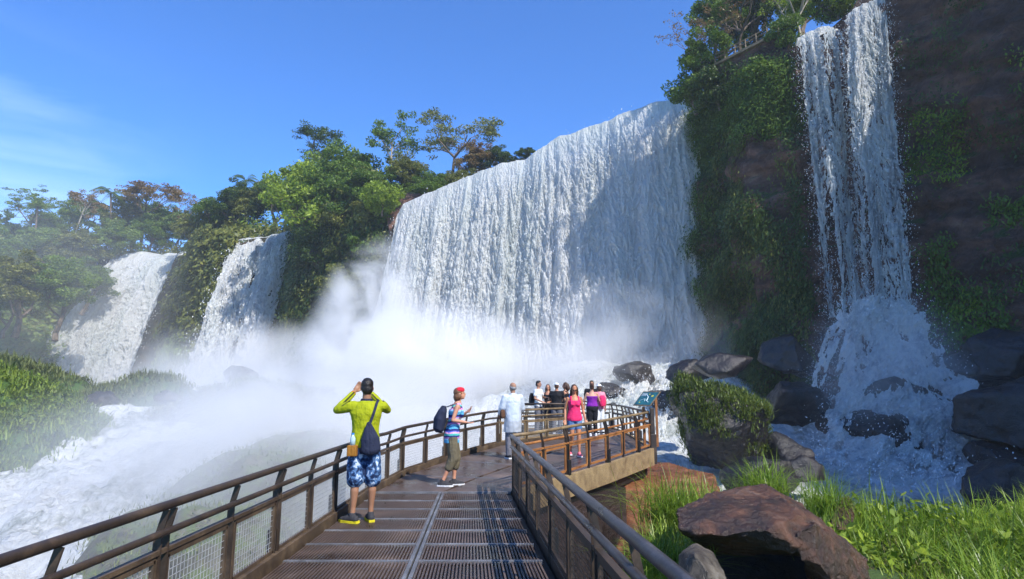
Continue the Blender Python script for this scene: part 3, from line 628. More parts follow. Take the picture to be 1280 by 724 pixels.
tussocks('slope_moss', V3, 2600, M['moss_dim'], .3, .05, 'green moss on the slope below the spray', -6.5, 8, .3, 6, .38)
_, V4 = mound('wet_knoll', (-37,62), (9,5), 2.7, -3, M['mossground'], 15, n=90, rough=1.5)
tussocks('knoll_moss', V4, 1500, M['moss_dim'], .9, .12, 'misty green moss on the knoll before the far falls', -1, 7, .35, 7, .35)
_, V7 = mound('wet_knoll', (-54,72), (9,5), 3.2, -3, M['mossground'], 25, n=90, rough=1.6)
tussocks('knoll_moss', V7, 1500, M['moss_dim'], .8, .12, 'misty green moss on the far knoll behind the island', -1, 7, .35, 27, .35)
_, V8 = mound('wet_knoll', (-33,78), (12,5), 2.6, -3, M['mistrock'], 26, n=90, rough=1.6)
tussocks('knoll_moss', V8, 1200, M['moss_dim'], .8, .12, 'mist paled mossy rock below the second far fall', -1, 7, .35, 28, .4)
_, V5 = mound('jungle_apron', (-80,84), (26,12), 6.3, -2, M['mossground'], 18, n=110, rough=1.3)
tussocks('apron_ferns', V5, 6000, M['moss_dim'], 1.4, .2, 'green undergrowth along the foot of the far jungle', -1, 8, .5, 8, .3)
_, V6 = mound('falls_apron', (-57,106), (5,9), 10, 2, M['mossground'], 19, n=90, rough=1.3, rot=.6)
tussocks('apron_moss', V6, 2500, M['moss_leaf'], 1.2, .2, 'lime green moss between the two far falls', 1, 8, .5, 9, .3)
k = 0
for px, py, Y, r in ((155,488,66,1.4),(185,492,64,2.0),(210,500,60,1.6),(128,500,58,1.3),(300,470,80,2.0)):
    k += 1; rnd_rock('boulder', at(px, py, Y), (r*1.3, r, r*.8), M['boulder_wet_shade'], 'dark wet rock below the two far falls', 300+k, 'rocks below the far falls', voxel=.16, amp=.3, nscale=.6)

# ------------------------------------------------------------------ near bank
def bank_z(X, Y):
    z = -.95+0*X
    z = z-2.4*sstep(3.2, 1.2, X)*sstep(15, 9, Y) - 2.2*sstep(3.6,1.8,X)*sstep(9,15,Y)
    edge = 12.6+1.2*np.sin(X*.45+1)+.10*(X-6)
    z = z-4.0*sstep(0, 3.5, Y-edge)
    z = z-1.6*sstep(6.3, 4.8, Y)
    z = z+.35*sstep(6, 13, X)
    z = z+(fbm(X*.6, Y*.6, 0, 4, 61)-.5)*.7
    return z
xs = np.linspace(-.6, 30, 240); ys = np.linspace(1.5, 19, 160); BX, BY = np.meshgrid(xs, ys, indexing='ij')
BV = np.stack([BX, BY, bank_z(BX, BY)], -1)
tag(link('river_bank', mesh_np('bank', BV.reshape(-1,3), grid_faces(240,160)), M['soil'], smooth=True), kind='structure')
rng = np.random.default_rng(5)
def grass_patch(name, n, cond, mat, length, width, label, per=26, sp=.10, lean=.9):
    P = np.stack([rng.uniform(1.6, 22, n), rng.uniform(4.8, 15.5, n)], -1)
    z = bank_z(P[:,0], P[:,1]); P = np.c_[P, z]; P = P[cond(P)]
    hs = np.repeat(rng.uniform(.55, 1.25, len(P)), per)
    Q = np.repeat(P, per, 0)+rng.normal(size=(len(P)*per,3))*np.array([sp,sp,.02])
    o = link(name, blades_mesh(name, Q, length*hs, width, lean, rng, 4, 1.0), mat); tag(o, label, kind='stuff')
def hollow(P):   # keep the dark hollow and the boulder clear
    return ~((P[:,0] > 1.8) & (P[:,0] < 5.0+.0*P[:,1]) & (P[:,1] > 6.4) & (P[:,1] < 9.5)) & ~((P[:,0]<3.2)&(P[:,1]<9.5)&(P[:,1]>5.8)&(P[:,0]>2.2))
nf = lambda P: fbm(P[:,0]*.55, P[:,1]*.55, 0, 3, 77)
grass_patch('grass', 2300, lambda P: hollow(P) & (P[:,2] > -2.9) & (nf(P) > .33), M['grass'], .74, .020, 'long bright green grass covering the river bank')
grass_patch('low_grass', 1500, lambda P: hollow(P) & (P[:,2] > -3.2), M['leaf_lime'], .3, .018, 'short leafy undergrowth between the long grass', 14, .16)
grass_patch('dry_grass', 420, lambda P: hollow(P) & (P[:,2] > -2.5), M['grass_dry'], .5, .007, 'a few pale dry stems in the grass', 10, .12)
# broad leaved weeds, uncountable
P = np.stack([rng.uniform(2.2, 14, 900), rng.uniform(9, 14, 900)], -1); P = np.c_[P, bank_z(P[:,0], P[:,1])]; P = P[hollow(P)&(P[:,2] > -3)]
P = np.repeat(P, 7, 0)+rng.normal(size=(len(P)*7,3))*.14+np.array([0,0,.22])
tag(link('weeds', leaves_mesh('weeds', P, .09, .9, 1.8, .3, rng=rng), M['leaf_lime']), 'small leafy weeds in the bank grass', kind='stuff')

# tussocks standing out above the boulder (individual clumps)
def clump(label, p, n, length, width, mat='grass', r=.12, seed=1, name='grass_tussock'):
    g = np.random.default_rng(seed); Q = g.normal(size=(n,3))*np.array([r,r,.02])
    o = link(name, blades_mesh('tussock', Q, length, width, 1.15, g, 5, 1.15), M[mat], loc=tuple(p)); tag(o, label, 'grass tussock'); return o
clump('arching pale green grass tussock above the left end of the large boulder', at(958,625,12.6), 420, .95, .017, seed=2, r=.2)
clump('arching green grass tussock right behind the small brown rock', at(1035,645,11.6), 420, .85, .016, seed=3, r=.2)
clump('green grass tussock between the ledge and the large boulder', at(880,650,11.5), 420, .8, .016, seed=4, r=.25)
clump('tall reedy tussock hanging beside the red brown ledge', at(838,655,11.6), 420, 1.1, .018, seed=5, r=.25)
clump('leafy tussock in the gully next to the near railing', at(835,720,8.6), 420, .75, .016, seed=6, r=.22)

# ledge under the far corner of the walkway
LG = [(2.3,14.6,-.55),(4.7,14.4,-.5),(5.3,16.5,-.45),(4.6,19.2,-.5),(1.6,18.8,-.6),(.6,15.6,-1.3),(1.0,13.2,-2.6),(.5,13.5,-4.5),(4.4,12.9,-3.2),(5.2,14.4,-4),(6.0,17,-4),(4,20,-4),(.5,19,-4),(2.9,14.0,-.95),(4.5,13.9,-.8)]
hull_rock('rock_ledge', LG, M['ledge'], 'red brown mossy rock ledge under the corner of the walkway', 'rock ledge', .05, .07, 1.4, 33, sharp=1.2)

# ------------------------------------------------------------------ walkway
def dz(y): return float(np.interp(y, [11, 16], [0, .2]))
RX = lambda y: 1.0-.0936*y-.08     # right edge of the near span
wk = empty('walkway', (0,5,0), 0, 'brown steel walkway with grating deck bending towards the falls', 'walkway')
def par(o, e):
    o.parent = e; o.location = Vector(o.location)-e.location; return o
# black sheet added under the grating so its gaps look dark
def slab(poly, name, mat, top=-.02, th=.12):
    mb = MB(); n = len(poly)
    vs = [(x, y, dz(y)+top) for x, y in poly]+[(x, y, dz(y)+top-th) for x, y in poly]
    mb.add(vs, [tuple(range(n)), tuple(range(n, 2*n))[::-1]]+[(i, (i+1)%n, n+(i+1)%n, n+i) for i in range(n)])
    return par(mb.build(name, mat), wk)
near = [(-2.25,-2),(RX(-2),-2),(-.02,10.4),(-2.25,10.4)]
slab(near, 'gap_backing', M['black'], -.035, .08)
# grating panels between cross joints
ys_j = [-1.6+.66*k for k in range(19)]
for a, b in zip(ys_j[:-1], ys_j[1:]):
    b = min(b, 10.38)
    xm = (-2.25+RX(a))/2
    for side_ in (0, 1):
        mb = MB(); nb = 36; cx = lambda y: (-2.25+RX(y))/2
        for i in range(nb):
            t = (i+.25)/nb; wd = .52/nb
            if side_ == 0: e0 = lambda y, t: -2.23+(cx(y)-.045+2.23)*t
            else: e0 = lambda y, t: cx(y)+.045+(RX(y)-.05-cx(y)-.045)*t
            q = []
            for z_ in (-.03, 0.0):
                q += [(e0(a+.035,t),a+.035,z_),(e0(a+.035,t+wd),a+.035,z_),(e0(b-.035,t+wd),b-.035,z_),(e0(b-.035,t),b-.035,z_)]
            mb.add(q, [(0,3,2,1),(4,5,6,7),(0,1,5,4),(1,2,6,5),(2,3,7,6),(3,0,4,7)])
        if mb.v: par(mb.build('grating_panel', M['deck']), wk)
mb = MB()
for y in ys_j[1:-1]:
    c_ = (-2.25+RX(y))/2; mb.box((-2.24, y-.026, -.03), (c_-.05, y+.026, .004)); mb.box((c_+.05, y-.026, -.03), (RX(y)-.03, y+.026, .004))
par(mb.build('joint_strips', M['strip']), wk)['kind'] = 'stuff'
mb = MB(); c_ = lambda y: (-2.25+RX(y))/2
for t_ in (-.028, .028): mb.bar((c_(-2)+t_,-2,-.010), (c_(10.38)+t_,10.38,-.010), .036, .034)
par(mb.build('centre_strip', M['strip']), wk)
bend = [(-2.25,10.4),(-.02,10.4),(2.0,13.5),(3.5,15.85),(3.95,22.2),(3.9,24.2),(.3,23.9),(.3,20.7),(1.75,20.4),(1.7,19.4),(.45,17.7),(-.3,16.6),(-1.4,13.95),(-2.05,12.1),(-2.25,10.6)]
# far deck: smooth brown plates, fan shaped panels split by gray strips
def fan(name, pts):
    mb = MB(); n = len(pts); mb.add([(x, y, dz(y)) for x, y in pts]+[(x, y, dz(y)-.08) for x, y in pts], [tuple(range(n)), tuple(range(n,2*n))[::-1]]+[(i,(i+1)%n,n+(i+1)%n,n+i) for i in range(n)])
    return par(mb.build(name, M['deck']), wk)
def lerp(a, b, t): return (a[0]+(b[0]-a[0])*t, a[1]+(b[1]-a[1])*t)
Lp = [(-2.25,10.42),(-2.05,12.1),(-1.4,13.95),(-.3,16.6),(.45,17.7),(1.7,19.4)]; Rp_ = [(-.02,10.42),(.75,11.57),(1.5,12.73),(2.3,13.97),(2.9,14.9),(3.5,15.85)]
for i in range(5):
    a, b, c, d = Lp[i], Rp_[i], Rp_[i+1], Lp[i+1]
    for t0, t1 in ((0, .495), (.505, 1)):
        q = [lerp(a,b,t0), lerp(a,b,t1), lerp(d,c,t1), lerp(d,c,t0)]
        m_ = (sum(p[0] for p in q)/4, sum(p[1] for p in q)/4); fan('deck_plate', [lerp(m_, p, .975) for p in q])
fan('deck_plate', [(1.72,19.35),(3.48,15.95),(3.9,22.2),(3.86,24.1),(.35,23.85),(.35,20.75),(1.75,20.45)])
mb = MB()
for i in range(6):
    a, b = Lp[i], Rp_[i]; mb.bar((*a, dz(a[1])-.012), (*b, dz(b[1])-.012), .05, .03)
par(mb.build('deck_strips', M['strip']), wk)['kind'] = 'stuff'
mb = MB(); 
for i in range(5):
    for j in range(2):
        a = lerp(Lp[i], Rp_[i], .25+.5*j); b = lerp(Lp[i+1], Rp_[i+1], .25+.5*j); mb.bar((*a, dz(a[1])-.09), (*b, dz(b[1])-.09), .1, .1)
par(mb.build('joists', M['black']), wk)
# edge beams
def edge_beam(pts, h=.34, w=.08, mat='beam', z=.02, name='edge_beam'):
    for a, b in zip(pts[:-1], pts[1:]):
        mb = MB(); mb.bar((a[0], a[1], dz(a[1])+z-h/2), (b[0], b[1], dz(b[1])+z-h/2), w, h); par(mb.build(name, M[mat], bevel=.006), wk)
edge_beam([(.03,10.45),(2.05,13.47),(3.55,15.82)], .42, .09)
edge_beam([(3.56,15.9),(4.0,22.2),(3.94,24.2)], .36)
edge_beam([(-2.31,-2),(-2.31,10.4),(-2.11,12.1),(-1.46,13.98),(-.36,16.62),(.40,17.75),(1.65,19.42)], .2, .07, 'steel_mid', .09)
edge_beam([(RX(-2)+.05,-2),(.04,10.4)], .2, .07, 'steel_dark', .07)
edge_beam([(1.72,20.45),(.27,20.75),(.27,23.95),(3.94,24.25)], .3)
# under-structure: raking strut plate beneath the corner span
mb = MB(); mb.bar((.3,11.0,-.45), (3.3,15.9,-.3), .25, .3); mb.bar((-1.4,11.2,-.45), (2.2,16.8,-.3), .25, .3); par(mb.build('support_beam', M['black']), wk)
for x, y in ((-1.6,3),(-1.6,10),(-1.0,14.5),(2.6,15.2),(3.2,21),(.8,22.8)):
    mb = MB(); mb.box((x-.17,y-.17,-8.5), (x+.17,y+.17,dz(y)-.14)); par(mb.build('column', M['black'], bevel=.01), wk)
# dark wedge that fills the shadowed void below the ramp
mb = MB(); mb.add([(-.1,9.6,-.5),(2.5,13.9,-.45),(2.5,13.9,-1.2),(-.1,9.6,-4),(-1.3,10.5,-.5),(1.2,14.8,-.45),(1.2,14.8,-1.2),(-1.3,10.5,-4)], [(0,1,2,3),(4,7,6,5),(0,4,5,1),(1,5,6,2),(2,6,7,3),(3,7,4,0)])
par(mb.build('void_wedge', M['rock_dark']), wk)

# ------------------------------------------------------------------ railings
def railing(label, pts, mat, matr=None, inward=1, panels=True, spacing=.98, off=.07, hr=.9, name='railing', mat_mid=None, zf=dz, end=True, pipe=.030, group=None, meshing=True, matp=None, wire='wire'):
    matr = matr or mat; mat_mid = mat_mid or matr; matp = matp or mat
    P = [np.array(p, float) for p in pts]; o0 = (P[0][0], P[0][1], zf(P[0][1]))
    e = empty(name, o0, 0, label, 'railing', group); O = np.array(o0)
    def inn(a, b):
        d = (b-a)/np.linalg.norm(b-a); return np.array([d[1], -d[0]])*inward
    # offset handrail line
    ns = [inn(P[i], P[i+1]) for i in range(len(P)-1)]; H = []
    for i, p in enumerate(P):
        n_ = ns[max(0, i-1)]+ns[min(i, len(ns)-1)]; n_ = n_/np.linalg.norm(n_); H.append(p+n_*off)
    Lc = lambda p, z: tuple(np.array([p[0], p[1], zf(p[1])+z])-O)
    def sub(Q):
        out = []
        for a, b in zip(Q[:-1], Q[1:]):
            m = max(2, int(np.linalg.norm(b-a)/.5))
            out += [a+(b-a)*k/m for k in range(m)]
        return out+[Q[-1]]
    for nm, z, r, mt, Q in (('handrail', hr, pipe, matr, H), ('mid_rail', hr-.17, pipe*.78, mat_mid, H)):
        mb = MB(); mb.tube([Lc(q, z) for q in sub(Q)], r, 12); mb.build(nm, M[mt], e, True)
    for i in range(len(P)-1):
        a, b = P[i], P[i+1]; L = np.linalg.norm(b-a); d = (b-a)/L; n_ = ns[i]
        k = max(1, round(L/spacing)); step = L/k
        for j in range(k+1):
            if j == k and i < len(P)-2: continue
            pos = a+d*step*j; pair = (-.045, .045) if (j % 2 == 0) else (0,)
            for t in pair:
                q = pos+d*t
                mb = MB(); mb.bar(Lc(q, -.12), Lc(q, hr-.19), .012 if len(pair) == 2 else .014, .055, up=(n_[0], n_[1], 0))
                mb.bar(Lc(q, hr-.20), Lc(q+n_*off*.9, hr-.03), .012, .045, up=(n_[0], n_[1], 0))
                mb.build('post', M[mat], e)
            if len(pair) == 2:
                mb = MB(); mb.bar(Lc(pos-n_*.03, .02), Lc(pos-n_*.03, .30), .10, .07, up=(n_[0], n_[1], 0)); mb.build('bracket', M['black'], e, bevel=.01)
            if panels and j < k:
                for h0, h1 in ((0, 1),):
                    p0 = pos+d*.075; p1 = pos+d*(step-.075); zb, zt = .10, .56
                    if step > 1.6: pass
                    mb = MB()
                    for za, zz in ((zb, zb), (zt, zt)): mb.bar(Lc(p0, za), Lc(p1, zz), .03, .04)
                    mb.bar(Lc(p0, zb), Lc(p0, zt), .035, .03, up=(n_[0], n_[1], 0)); mb.bar(Lc(p1, zb), Lc(p1, zt), .035, .03, up=(n_[0], n_[1], 0))
                    fr = mb.build('panel_frame', M[matp], e)
                    if meshing:
                        mb = MB(); l = np.linalg.norm(p1-p0); w_ = .0035
                        for m_ in range(1, int(l/.05)): q = p0+d*.05*m_; mb.bar(Lc(q, zb), Lc(q, zt), w_, w_)
                        for m_ in range(1, int((zt-zb)/.05)): mb.bar(Lc(p0, zb+.05*m_), Lc(p1, zb+.05*m_), w_, w_)
                        g = mb.build('wire_mesh', M[wire], fr)
        mb = MB(); mb.bar(Lc(a, .60), Lc(b, .60), .05, .03); mb.build('lower_rail', M[matp], e)
    return e
railing('long mesh panelled railing along the spray side, behind the man in yellow', [(-2.33,.2),(-2.33,10.35),(-2.12,12.05),(-1.48,13.93),(-.38,16.6)], 'steel_dark', 'steel_dark', 1, off=.05, matp='steel_mid')
railing('near gray handrail running down to the bottom corner beside the grassy bank', [(RX(.3)+.04,.3),(.03,10.38)], 'steel_dark', 'steel_blue', -1, off=.04, pipe=.036, wire='black')
railing('rust orange railing climbing along the ramp between the bend and the sign', [(.06,10.5),(2.05,13.5),(3.5,15.8)], 'steel_dark', 'steel_tan', -1, off=.05, mat_mid='steel_rust', matp='steel_rust', meshing=False)
railing('brown railing on the far side of the ramp behind the old man in the poncho', [(-.34,16.7),(.40,17.72),(1.66,19.45)], 'steel_tan', 'steel_tan', 1, off=.05)
railing('dark railing leading back from the sign to the far end of the platform', [(3.55,15.95),(3.97,22.2),(3.92,24.15)], 'steel_dark', 'steel_dark', -1, off=.05, meshing=False)
railing('low far railing in front of the group of four tourists', [(.35,20.9),(1.80,20.55)], 'steel_dark', 'steel_dark', -1, off=.05, hr=1.0, meshing=False)
railing('farthest railing closing the viewing platform behind the tourists', [(.3,21.0),(.3,23.9),(3.85,24.15)], 'steel_dark', 'steel_dark', 1, off=.05, meshing=False)
# thick corner post
mb = MB(); mb.box((-.05,-.05,-.35), (.05,.05,1.0)); mb.box((-.075,-.075,-.38), (.075,.075,.35)); o = mb.build('corner_post', M['steel_dark'], bevel=.008); o.location = (3.58,15.86,.2); tag(o, 'thick dark steel post at the outer corner below the information board', 'post')

# information board
sg = empty('information_board', (3.45,16.25,.2), R(-8), 'tilted information board with blue green map on the corner of the railing', 'sign')
mb = MB(); mb.bar((0,0,0), (0,0,1.02), .07, .07); mb.bar((.34,.12,0), (.34,.12,1.25), .06, .06); mb.build('support', M['steel_rust'], sg)
BMx = Matrix.Translation((.08,-.1,1.24)) @ Matrix.Rotation(R(-58), 4, 'Z') @ Matrix.Rotation(R(46), 4, 'X') @ Matrix.Scale(.85, 4)
mb = MB(); mb.box((-.44,-.30,-.02), (.44,.30,.0)); f = mb.build('frame', M['steel_tan'], sg, bevel=.006); f.data.transform(BMx)
mb = MB(); mb.box((-.40,-.26,.0), (.40,.26,.004)); 
def m_sign():
    n = NT('board_face'); v = n.coord(); a = n.noise(v, 5, 3)
    return n.done(n.bsdf(n.ramp(a, [(.4, (.02,.10,.11)), (.6, (.03,.17,.16))]), .25))
f = mb.build('panel', m_sign(), sg); f.data.transform(BMx)
mb = MB(); mb.tube([(-.3,.12,.007),(-.1,.15,.007),(.05,.05,.007),(.1,-.1,.007),(.22,-.15,.007)], .012, 6); mb.tube([(-.25,-.1,.007),(-.05,-.02,.007),(.02,-.12,.007)], .009, 6); f = mb.build('map_line', m_simple('pale_line', (.6,.75,.75)), sg); f.data.transform(BMx)
mb = MB()
for cx, cy, r in ((.22,.1,.055),(.02,.17,.03),(-.2,-.17,.03)): mb.add([(cx+r*math.cos(t*.5236), cy+r*.7*math.sin(t*.5236), .008) for t in range(12)], [tuple(range(12))])
f = mb.build('emblem', m_simple('yellow_spot', (.7,.6,.05)), sg); f.data.transform(BMx)
mb = MB()
for k in range(5): mb.box((-.36,.2-.025*k,.005), (-.12-.02*(k%3),.21-.025*k,.008))
f = mb.build('text_block', m_simple('white_text', (.75,.78,.75)), sg); f.data.transform(BMx)

# ------------------------------------------------------------------ people
SKIN = {}
def skin(c):
    if c not in SKIN:
        n = NT('skin'); v = n.coord(); a = n.noise(v, 6, 4)
        col = n.mix(a, tuple(x*.88 for x in c), tuple(min(1, x*1.1) for x in c))
        SKIN[c] = n.done(n.bsdf(col, .5, spec=.35, **{'Subsurface Weight': .08, 'Subsurface Radius': (.02,.008,.004), 'Subsurface Scale': .5}))
    return SKIN[c]
def cloth(name, c, kind=None):
    n = NT(name); v = n.coord(); f = n.noise(v, 9, 4, .6); wv = n.noise(n.coord((1,1,.35)), 14, 3)
    if kind == 'camo':
        a = n.noise(v, 13, 3, .6, .5); col = n.ramp(a, [(.40, (.012,.025,.07)), (.47, (.04,.09,.2)), (.53, (.10,.2,.38)), (.60, (.5,.58,.68))])
        col.node.color_ramp.interpolation = 'CONSTANT'
    elif kind == 'stripes':
        z = n.n('SeparateXYZ', ins={0: n.n('Mix', data_type='VECTOR', ins={0: .05, 4: v, 5: n.n('TexNoise', ins={'Vector': v, 'Scale': 7.}).outputs[1]}).outputs[1]}).outputs[2]
        k = n.math('FRACT', n.math('MULTIPLY', z, 4.2))
        col = n.ramp(k, [(0, (.02,.03,.16)), (.14, (.09,.35,.55)), (.36, (.30,.55,.75)), (.46, (.55,.22,.5)), (.58, (.03,.04,.2)), (.70, (.12,.55,.5)), (.84, (.75,.35,.55)), (.93, (.10,.12,.5))]); col.node.color_ramp.interpolation = 'CONSTANT'
    elif kind == 'plaid':
        a = n.math('FRACT', n.math('MULTIPLY', n.n('SeparateXYZ', ins={0: v}).outputs[2], 9)); col = n.ramp(a, [(.0, tuple(x*.6 for x in c)), (.5, c)])
    else:
        col = n.mix(f, tuple(x*.85 for x in c), tuple(min(1, x*1.12) for x in c))
    return n.done(n.bsdf(col, .8, 0, n.bump(n.math('ADD', wv, f), .8, .03), .2))
def m_hair(c): return m_simple('hair', c, .45, var=.35, scale=40, bump=.6, bscale=60)
def m_poncho():
    n = NT('clear_poncho'); v = n.coord((1,1,.4)); nm = n.bump(n.noise(v, 7, 5, .6, .4), .9, .06)
    b = n.bsdf((.78,.83,.88), .22, 0, nm, .6); t = n.n('BsdfTranslucent', ins={'Color': (.78,.85,.92,1)}).outputs[0]; a = n.n('BsdfTransparent').outputs[0]
    return n.done(n.n('MixShader', ins={0: .28, 1: n.n('MixShader', ins={0: .4, 1: b, 2: t}).outputs[0], 2: a}).outputs[0])

def icos(mb, c, r, M3=None):
    bm = bmesh.new(); bmesh.ops.create_icosphere(bm, subdivisions=2, radius=1)
    r = r if hasattr(r, '__len__') else (r,)*3
    vs = [Vector((v.co.x*r[0], v.co.y*r[1], v.co.z*r[2])) for v in bm.verts]
    if M3 is not None: vs = [M3 @ v for v in vs]
    mb.add([v+Vector(c) for v in vs], [tuple(v.index for v in f.verts) for f in bm.faces]); bm.free()
def chain(mb, pts, rad):
    pts = [Vector(p) for p in pts]
    Q = []; W = []
    for i in range(len(pts)-1):
        for k in range(4): Q.append(pts[i].lerp(pts[i+1], k/4)); W.append(rad[i]+(rad[i+1]-rad[i])*k/4)
    Q.append(pts[-1]); W.append(rad[-1])
    mb.tube(Q, W, 12)
    for p, r in zip(pts, rad): icos(mb, p, r*1.0)
def loft(mb, secs, n=20):
    """secs: (cx, cy, z, rx, ry)"""
    vs = []; 
    for cx, cy, z, rx, ry in secs:
        vs += [(cx+rx*math.cos(2*math.pi*k/n), cy+ry*math.sin(2*math.pi*k/n), z) for k in range(n)]
    fs = [(i*n+k, i*n+(k+1)%n, (i+1)*n+(k+1)%n, (i+1)*n+k) for i in range(len(secs)-1) for k in range(n)]
    fs += [tuple(range(n))[::-1], tuple((len(secs)-1)*n+k for k in range(n))]
    mb.add(vs, fs)

def person(label, loc, rz, h, outfit, pose={}, female=False, vox=.011, group=None):
    e = empty('person', loc, rz, label, 'person', group); S = h/1.75; e.scale = (S,S,S)
    g = lambda k, d: pose.get(k, d)
    lx, ly = g('lean', (0, 0)); sk = skin(outfit.get('skin', (.42,.22,.14)))
    fat = outfit.get('fat', 1.0)
    hipw = .17 if female else .155
    shw = .165 if female else .195
    def sx(z): t = max(0, (z-.93)/.5); return lx*t, ly*t
    T = [(.84,.14,.10),(.93,hipw,.115),(1.02,.15 if female else .15,.105),(1.12,.125 if female else .14,.095),(1.22,.135 if female else .155,.105),(1.32,.155 if female else .175,.118 if not female else .125),(1.40,shw*.88,.095),(1.45,shw*.55,.075),(1.49,.062,.062)]
    def torso(mb, z0, z1, inf=0.0, flare=0.0, top=None):
        secs = []
        zs = [z0]+[t[0] for t in T if z0 < t[0] < z1]+[z1]
        for z in zs:
            rx = np.interp(z, [t[0] for t in T], [t[1] for t in T])*(fat if z < 1.36 else 1); ry = np.interp(z, [t[0] for t in T], [t[2] for t in T])*(fat if z < 1.36 else 1)
            fl = flare*max(0, (1.15-z)/.3); ox, oy = sx(z); secs.append((ox, oy, z, rx+inf+fl, ry+inf+fl))
        loft(mb, secs)
    hd = g('head', (0, 0, 0)); ox, oy = sx(1.6); hc = Vector((ox+hd[0]*.0, oy+.012, 1.635)); 
    HM = Matrix.Rotation(hd[0], 3, 'Z') @ Matrix.Rotation(hd[1], 3, 'X') @ Matrix.Rotation(hd[2], 3, 'Y')
    hp = lambda x, y, z: hc+HM @ Vector((x, y, z))
    sh = {s: Vector((sx(1.4)[0]+s*shw, sx(1.4)[1], 1.405)) for s in (-1, 1)}
    el = {-1: Vector(g('elL', (-.26,-.02,1.13))), 1: Vector(g('elR', (.26,-.02,1.13)))}
    wr = {-1: Vector(g('wrL', (-.27,.07,.88))), 1: Vector(g('wrR', (.27,.07,.88)))}
    kn = {-1: Vector(g('knL', (-.095,.015,.50))), 1: Vector(g('knR', (.095,.015,.50)))}
    an = {-1: Vector(g('anL', (-.105,-.02,.085))), 1: Vector(g('anR', (.105,-.02,.085)))}
    hj = {s: Vector((s*.088, 0, .90)) for s in (-1, 1)}
    fyaw = {-1: g('footL', .12), 1: g('footR', -.12)}
    mb = MB(); torso(mb, .84, 1.49)
    chain(mb, [(sx(1.42)[0], sx(1.42)[1], 1.42), tuple(hc-Vector((0,.02,.06)))], [.06,.052])
    icos(mb, hp(0,-.008,.03), (.074,.092,.088), HM); icos(mb, hp(0,.012,-.035), (.060,.072,.075), HM); icos(mb, hp(0,.055,-.085), (.030,.028,.022), HM)
    icos(mb, hp(0,.092,-.018), (.013,.02,.024), HM); icos(mb, hp(0,.078,.02), (.045,.02,.012), HM)
    for s in (-1, 1): icos(mb, hp(s*.074,-.005,-.01), (.012,.022,.032), HM)
    icos(mb, hp(0,.080,-.058), (.024,.014,.010), HM)
    for s in (-1, 1):
        a = fat if not female else fat*.88
        m1 = sh[s].lerp(el[s], .4)
        chain(mb, [sh[s], m1, el[s]], [.052*a,.047*a,.036*a])
        m2 = el[s].lerp(wr[s], .3); chain(mb, [el[s], m2, wr[s]], [.037*a,.038*a,.024])
        d = (wr[s]-el[s]).normalized(); d = (d+Vector(g('handdL' if s < 0 else 'handdR', (0,0,0)))).normalized()
        side = d.cross(Vector((0,1,0)) if abs(d.y) < .8 else Vector((0,0,1))).normalized(); nrm = side.cross(d)
        pc = wr[s]+d*.05; Rm = Matrix((side, d, nrm)).transposed()
        icos(mb, pc, (.038,.052,.016), Rm)
        for k in range(4):
            b = pc+d*.036+side*(.027-.018*k); L = (.062,.072,.066,.05)[k]; c1 = b+d*L*.5+nrm*.006*s; c2 = c1+d*L*.42+nrm*.02*s
            chain(mb, [b-d*.01, c1, c2], [.0095,.009,.0075])
        tb = pc-d*.02+side*.03*s; chain(mb, [tb, tb+side*.022*s+d*.03, tb+side*.024*s+d*.06], [.011,.0105,.009])
        lg = fat*(1.04 if female else 1)
        chain(mb, [hj[s], hj[s].lerp(kn[s], .5), kn[s]], [.088*lg,.072*lg,.052]); 
        cf = kn[s].lerp(an[s], .3)+Vector((0,-.014,0)); chain(mb, [kn[s], cf, kn[s].lerp(an[s], .75), an[s]], [.050,.053*lg,.034,.033])
        fr = Matrix.Rotation(fyaw[s], 3, 'Z'); f0 = an[s]-Vector((0,0,.04)); chain(mb, [f0+fr@Vector((0,-.04,0)), f0+fr@Vector((0,.08,-.008)), f0+fr@Vector((0,.15,-.02))], [.036,.034,.022])
    me = remesh(mb, vox, smooth=2); link('body', me, sk, e, True)
    rv = vox*1.15
    def part(name, mb, mat, amp=.0, sm=2, v=None):
        me = remesh(mb, v or rv, amp, 9, 3, sm) if amp else remesh(mb, v or rv, smooth=sm); return link(name, me, mat, e, True)
    o = outfit
    # eyes and mouth
    for s in (-1, 1):
        mb = MB(); icos(mb, hp(s*.030,.083,.006), (.013,.007,.007), HM); ey = mb.build('eye', M['eye_white'], e, True)
        mb = MB(); icos(mb, hp(s*.030,.089,.006), (.006,.003,.006), HM); mb.build('iris', M['eye_dark'], ey, True)
    mb = MB(); icos(mb, hp(0,.092,-.058), (.021,.006,.006), HM); mb.build('lips', M['lips'], e, True)
    # hair
    hm = o.get('hair_mat'); ht = o.get('hair', 'short')
    if hm:
        mb = MB()
        if ht in ('short', 'long', 'bun'):
            icos(mb, hp(0,-.020,.040), (.083,.092,.088), HM); icos(mb, hp(0,-.045,-.01), (.078,.066,.085), HM)
            if ht == 'short': icos(mb, hp(0,.03,.10), (.06,.045,.028), HM)
        if ht == 'ring':
            icos(mb, hp(0,-.045,-.012), (.082,.064,.055), HM)
            for s in (-1,1): icos(mb, hp(s*.072,-.01,.0), (.018,.04,.04), HM)
        if ht == 'long':
            L = o.get('hair_len', .3)
            chain(mb, [hp(0,-.07,0), hp(0,-.10,-L*.5), hp(0,-.09,-L)], [.085,.085,.03])
            for s in (-1,1): chain(mb, [hp(s*.06,-.02,.03), hp(s*.085,-.005,-.06), hp(s*.09,-.0,-L*.8)], [.035,.032,.018])
        if ht == 'bob':
            icos(mb, hp(0,-.020,.035), (.088,.096,.09), HM); icos(mb, hp(0,-.055,-.055), (.088,.072,.085), HM)
            for s in (-1,1): icos(mb, hp(s*.07,-.02,-.04), (.026,.045,.06), HM)
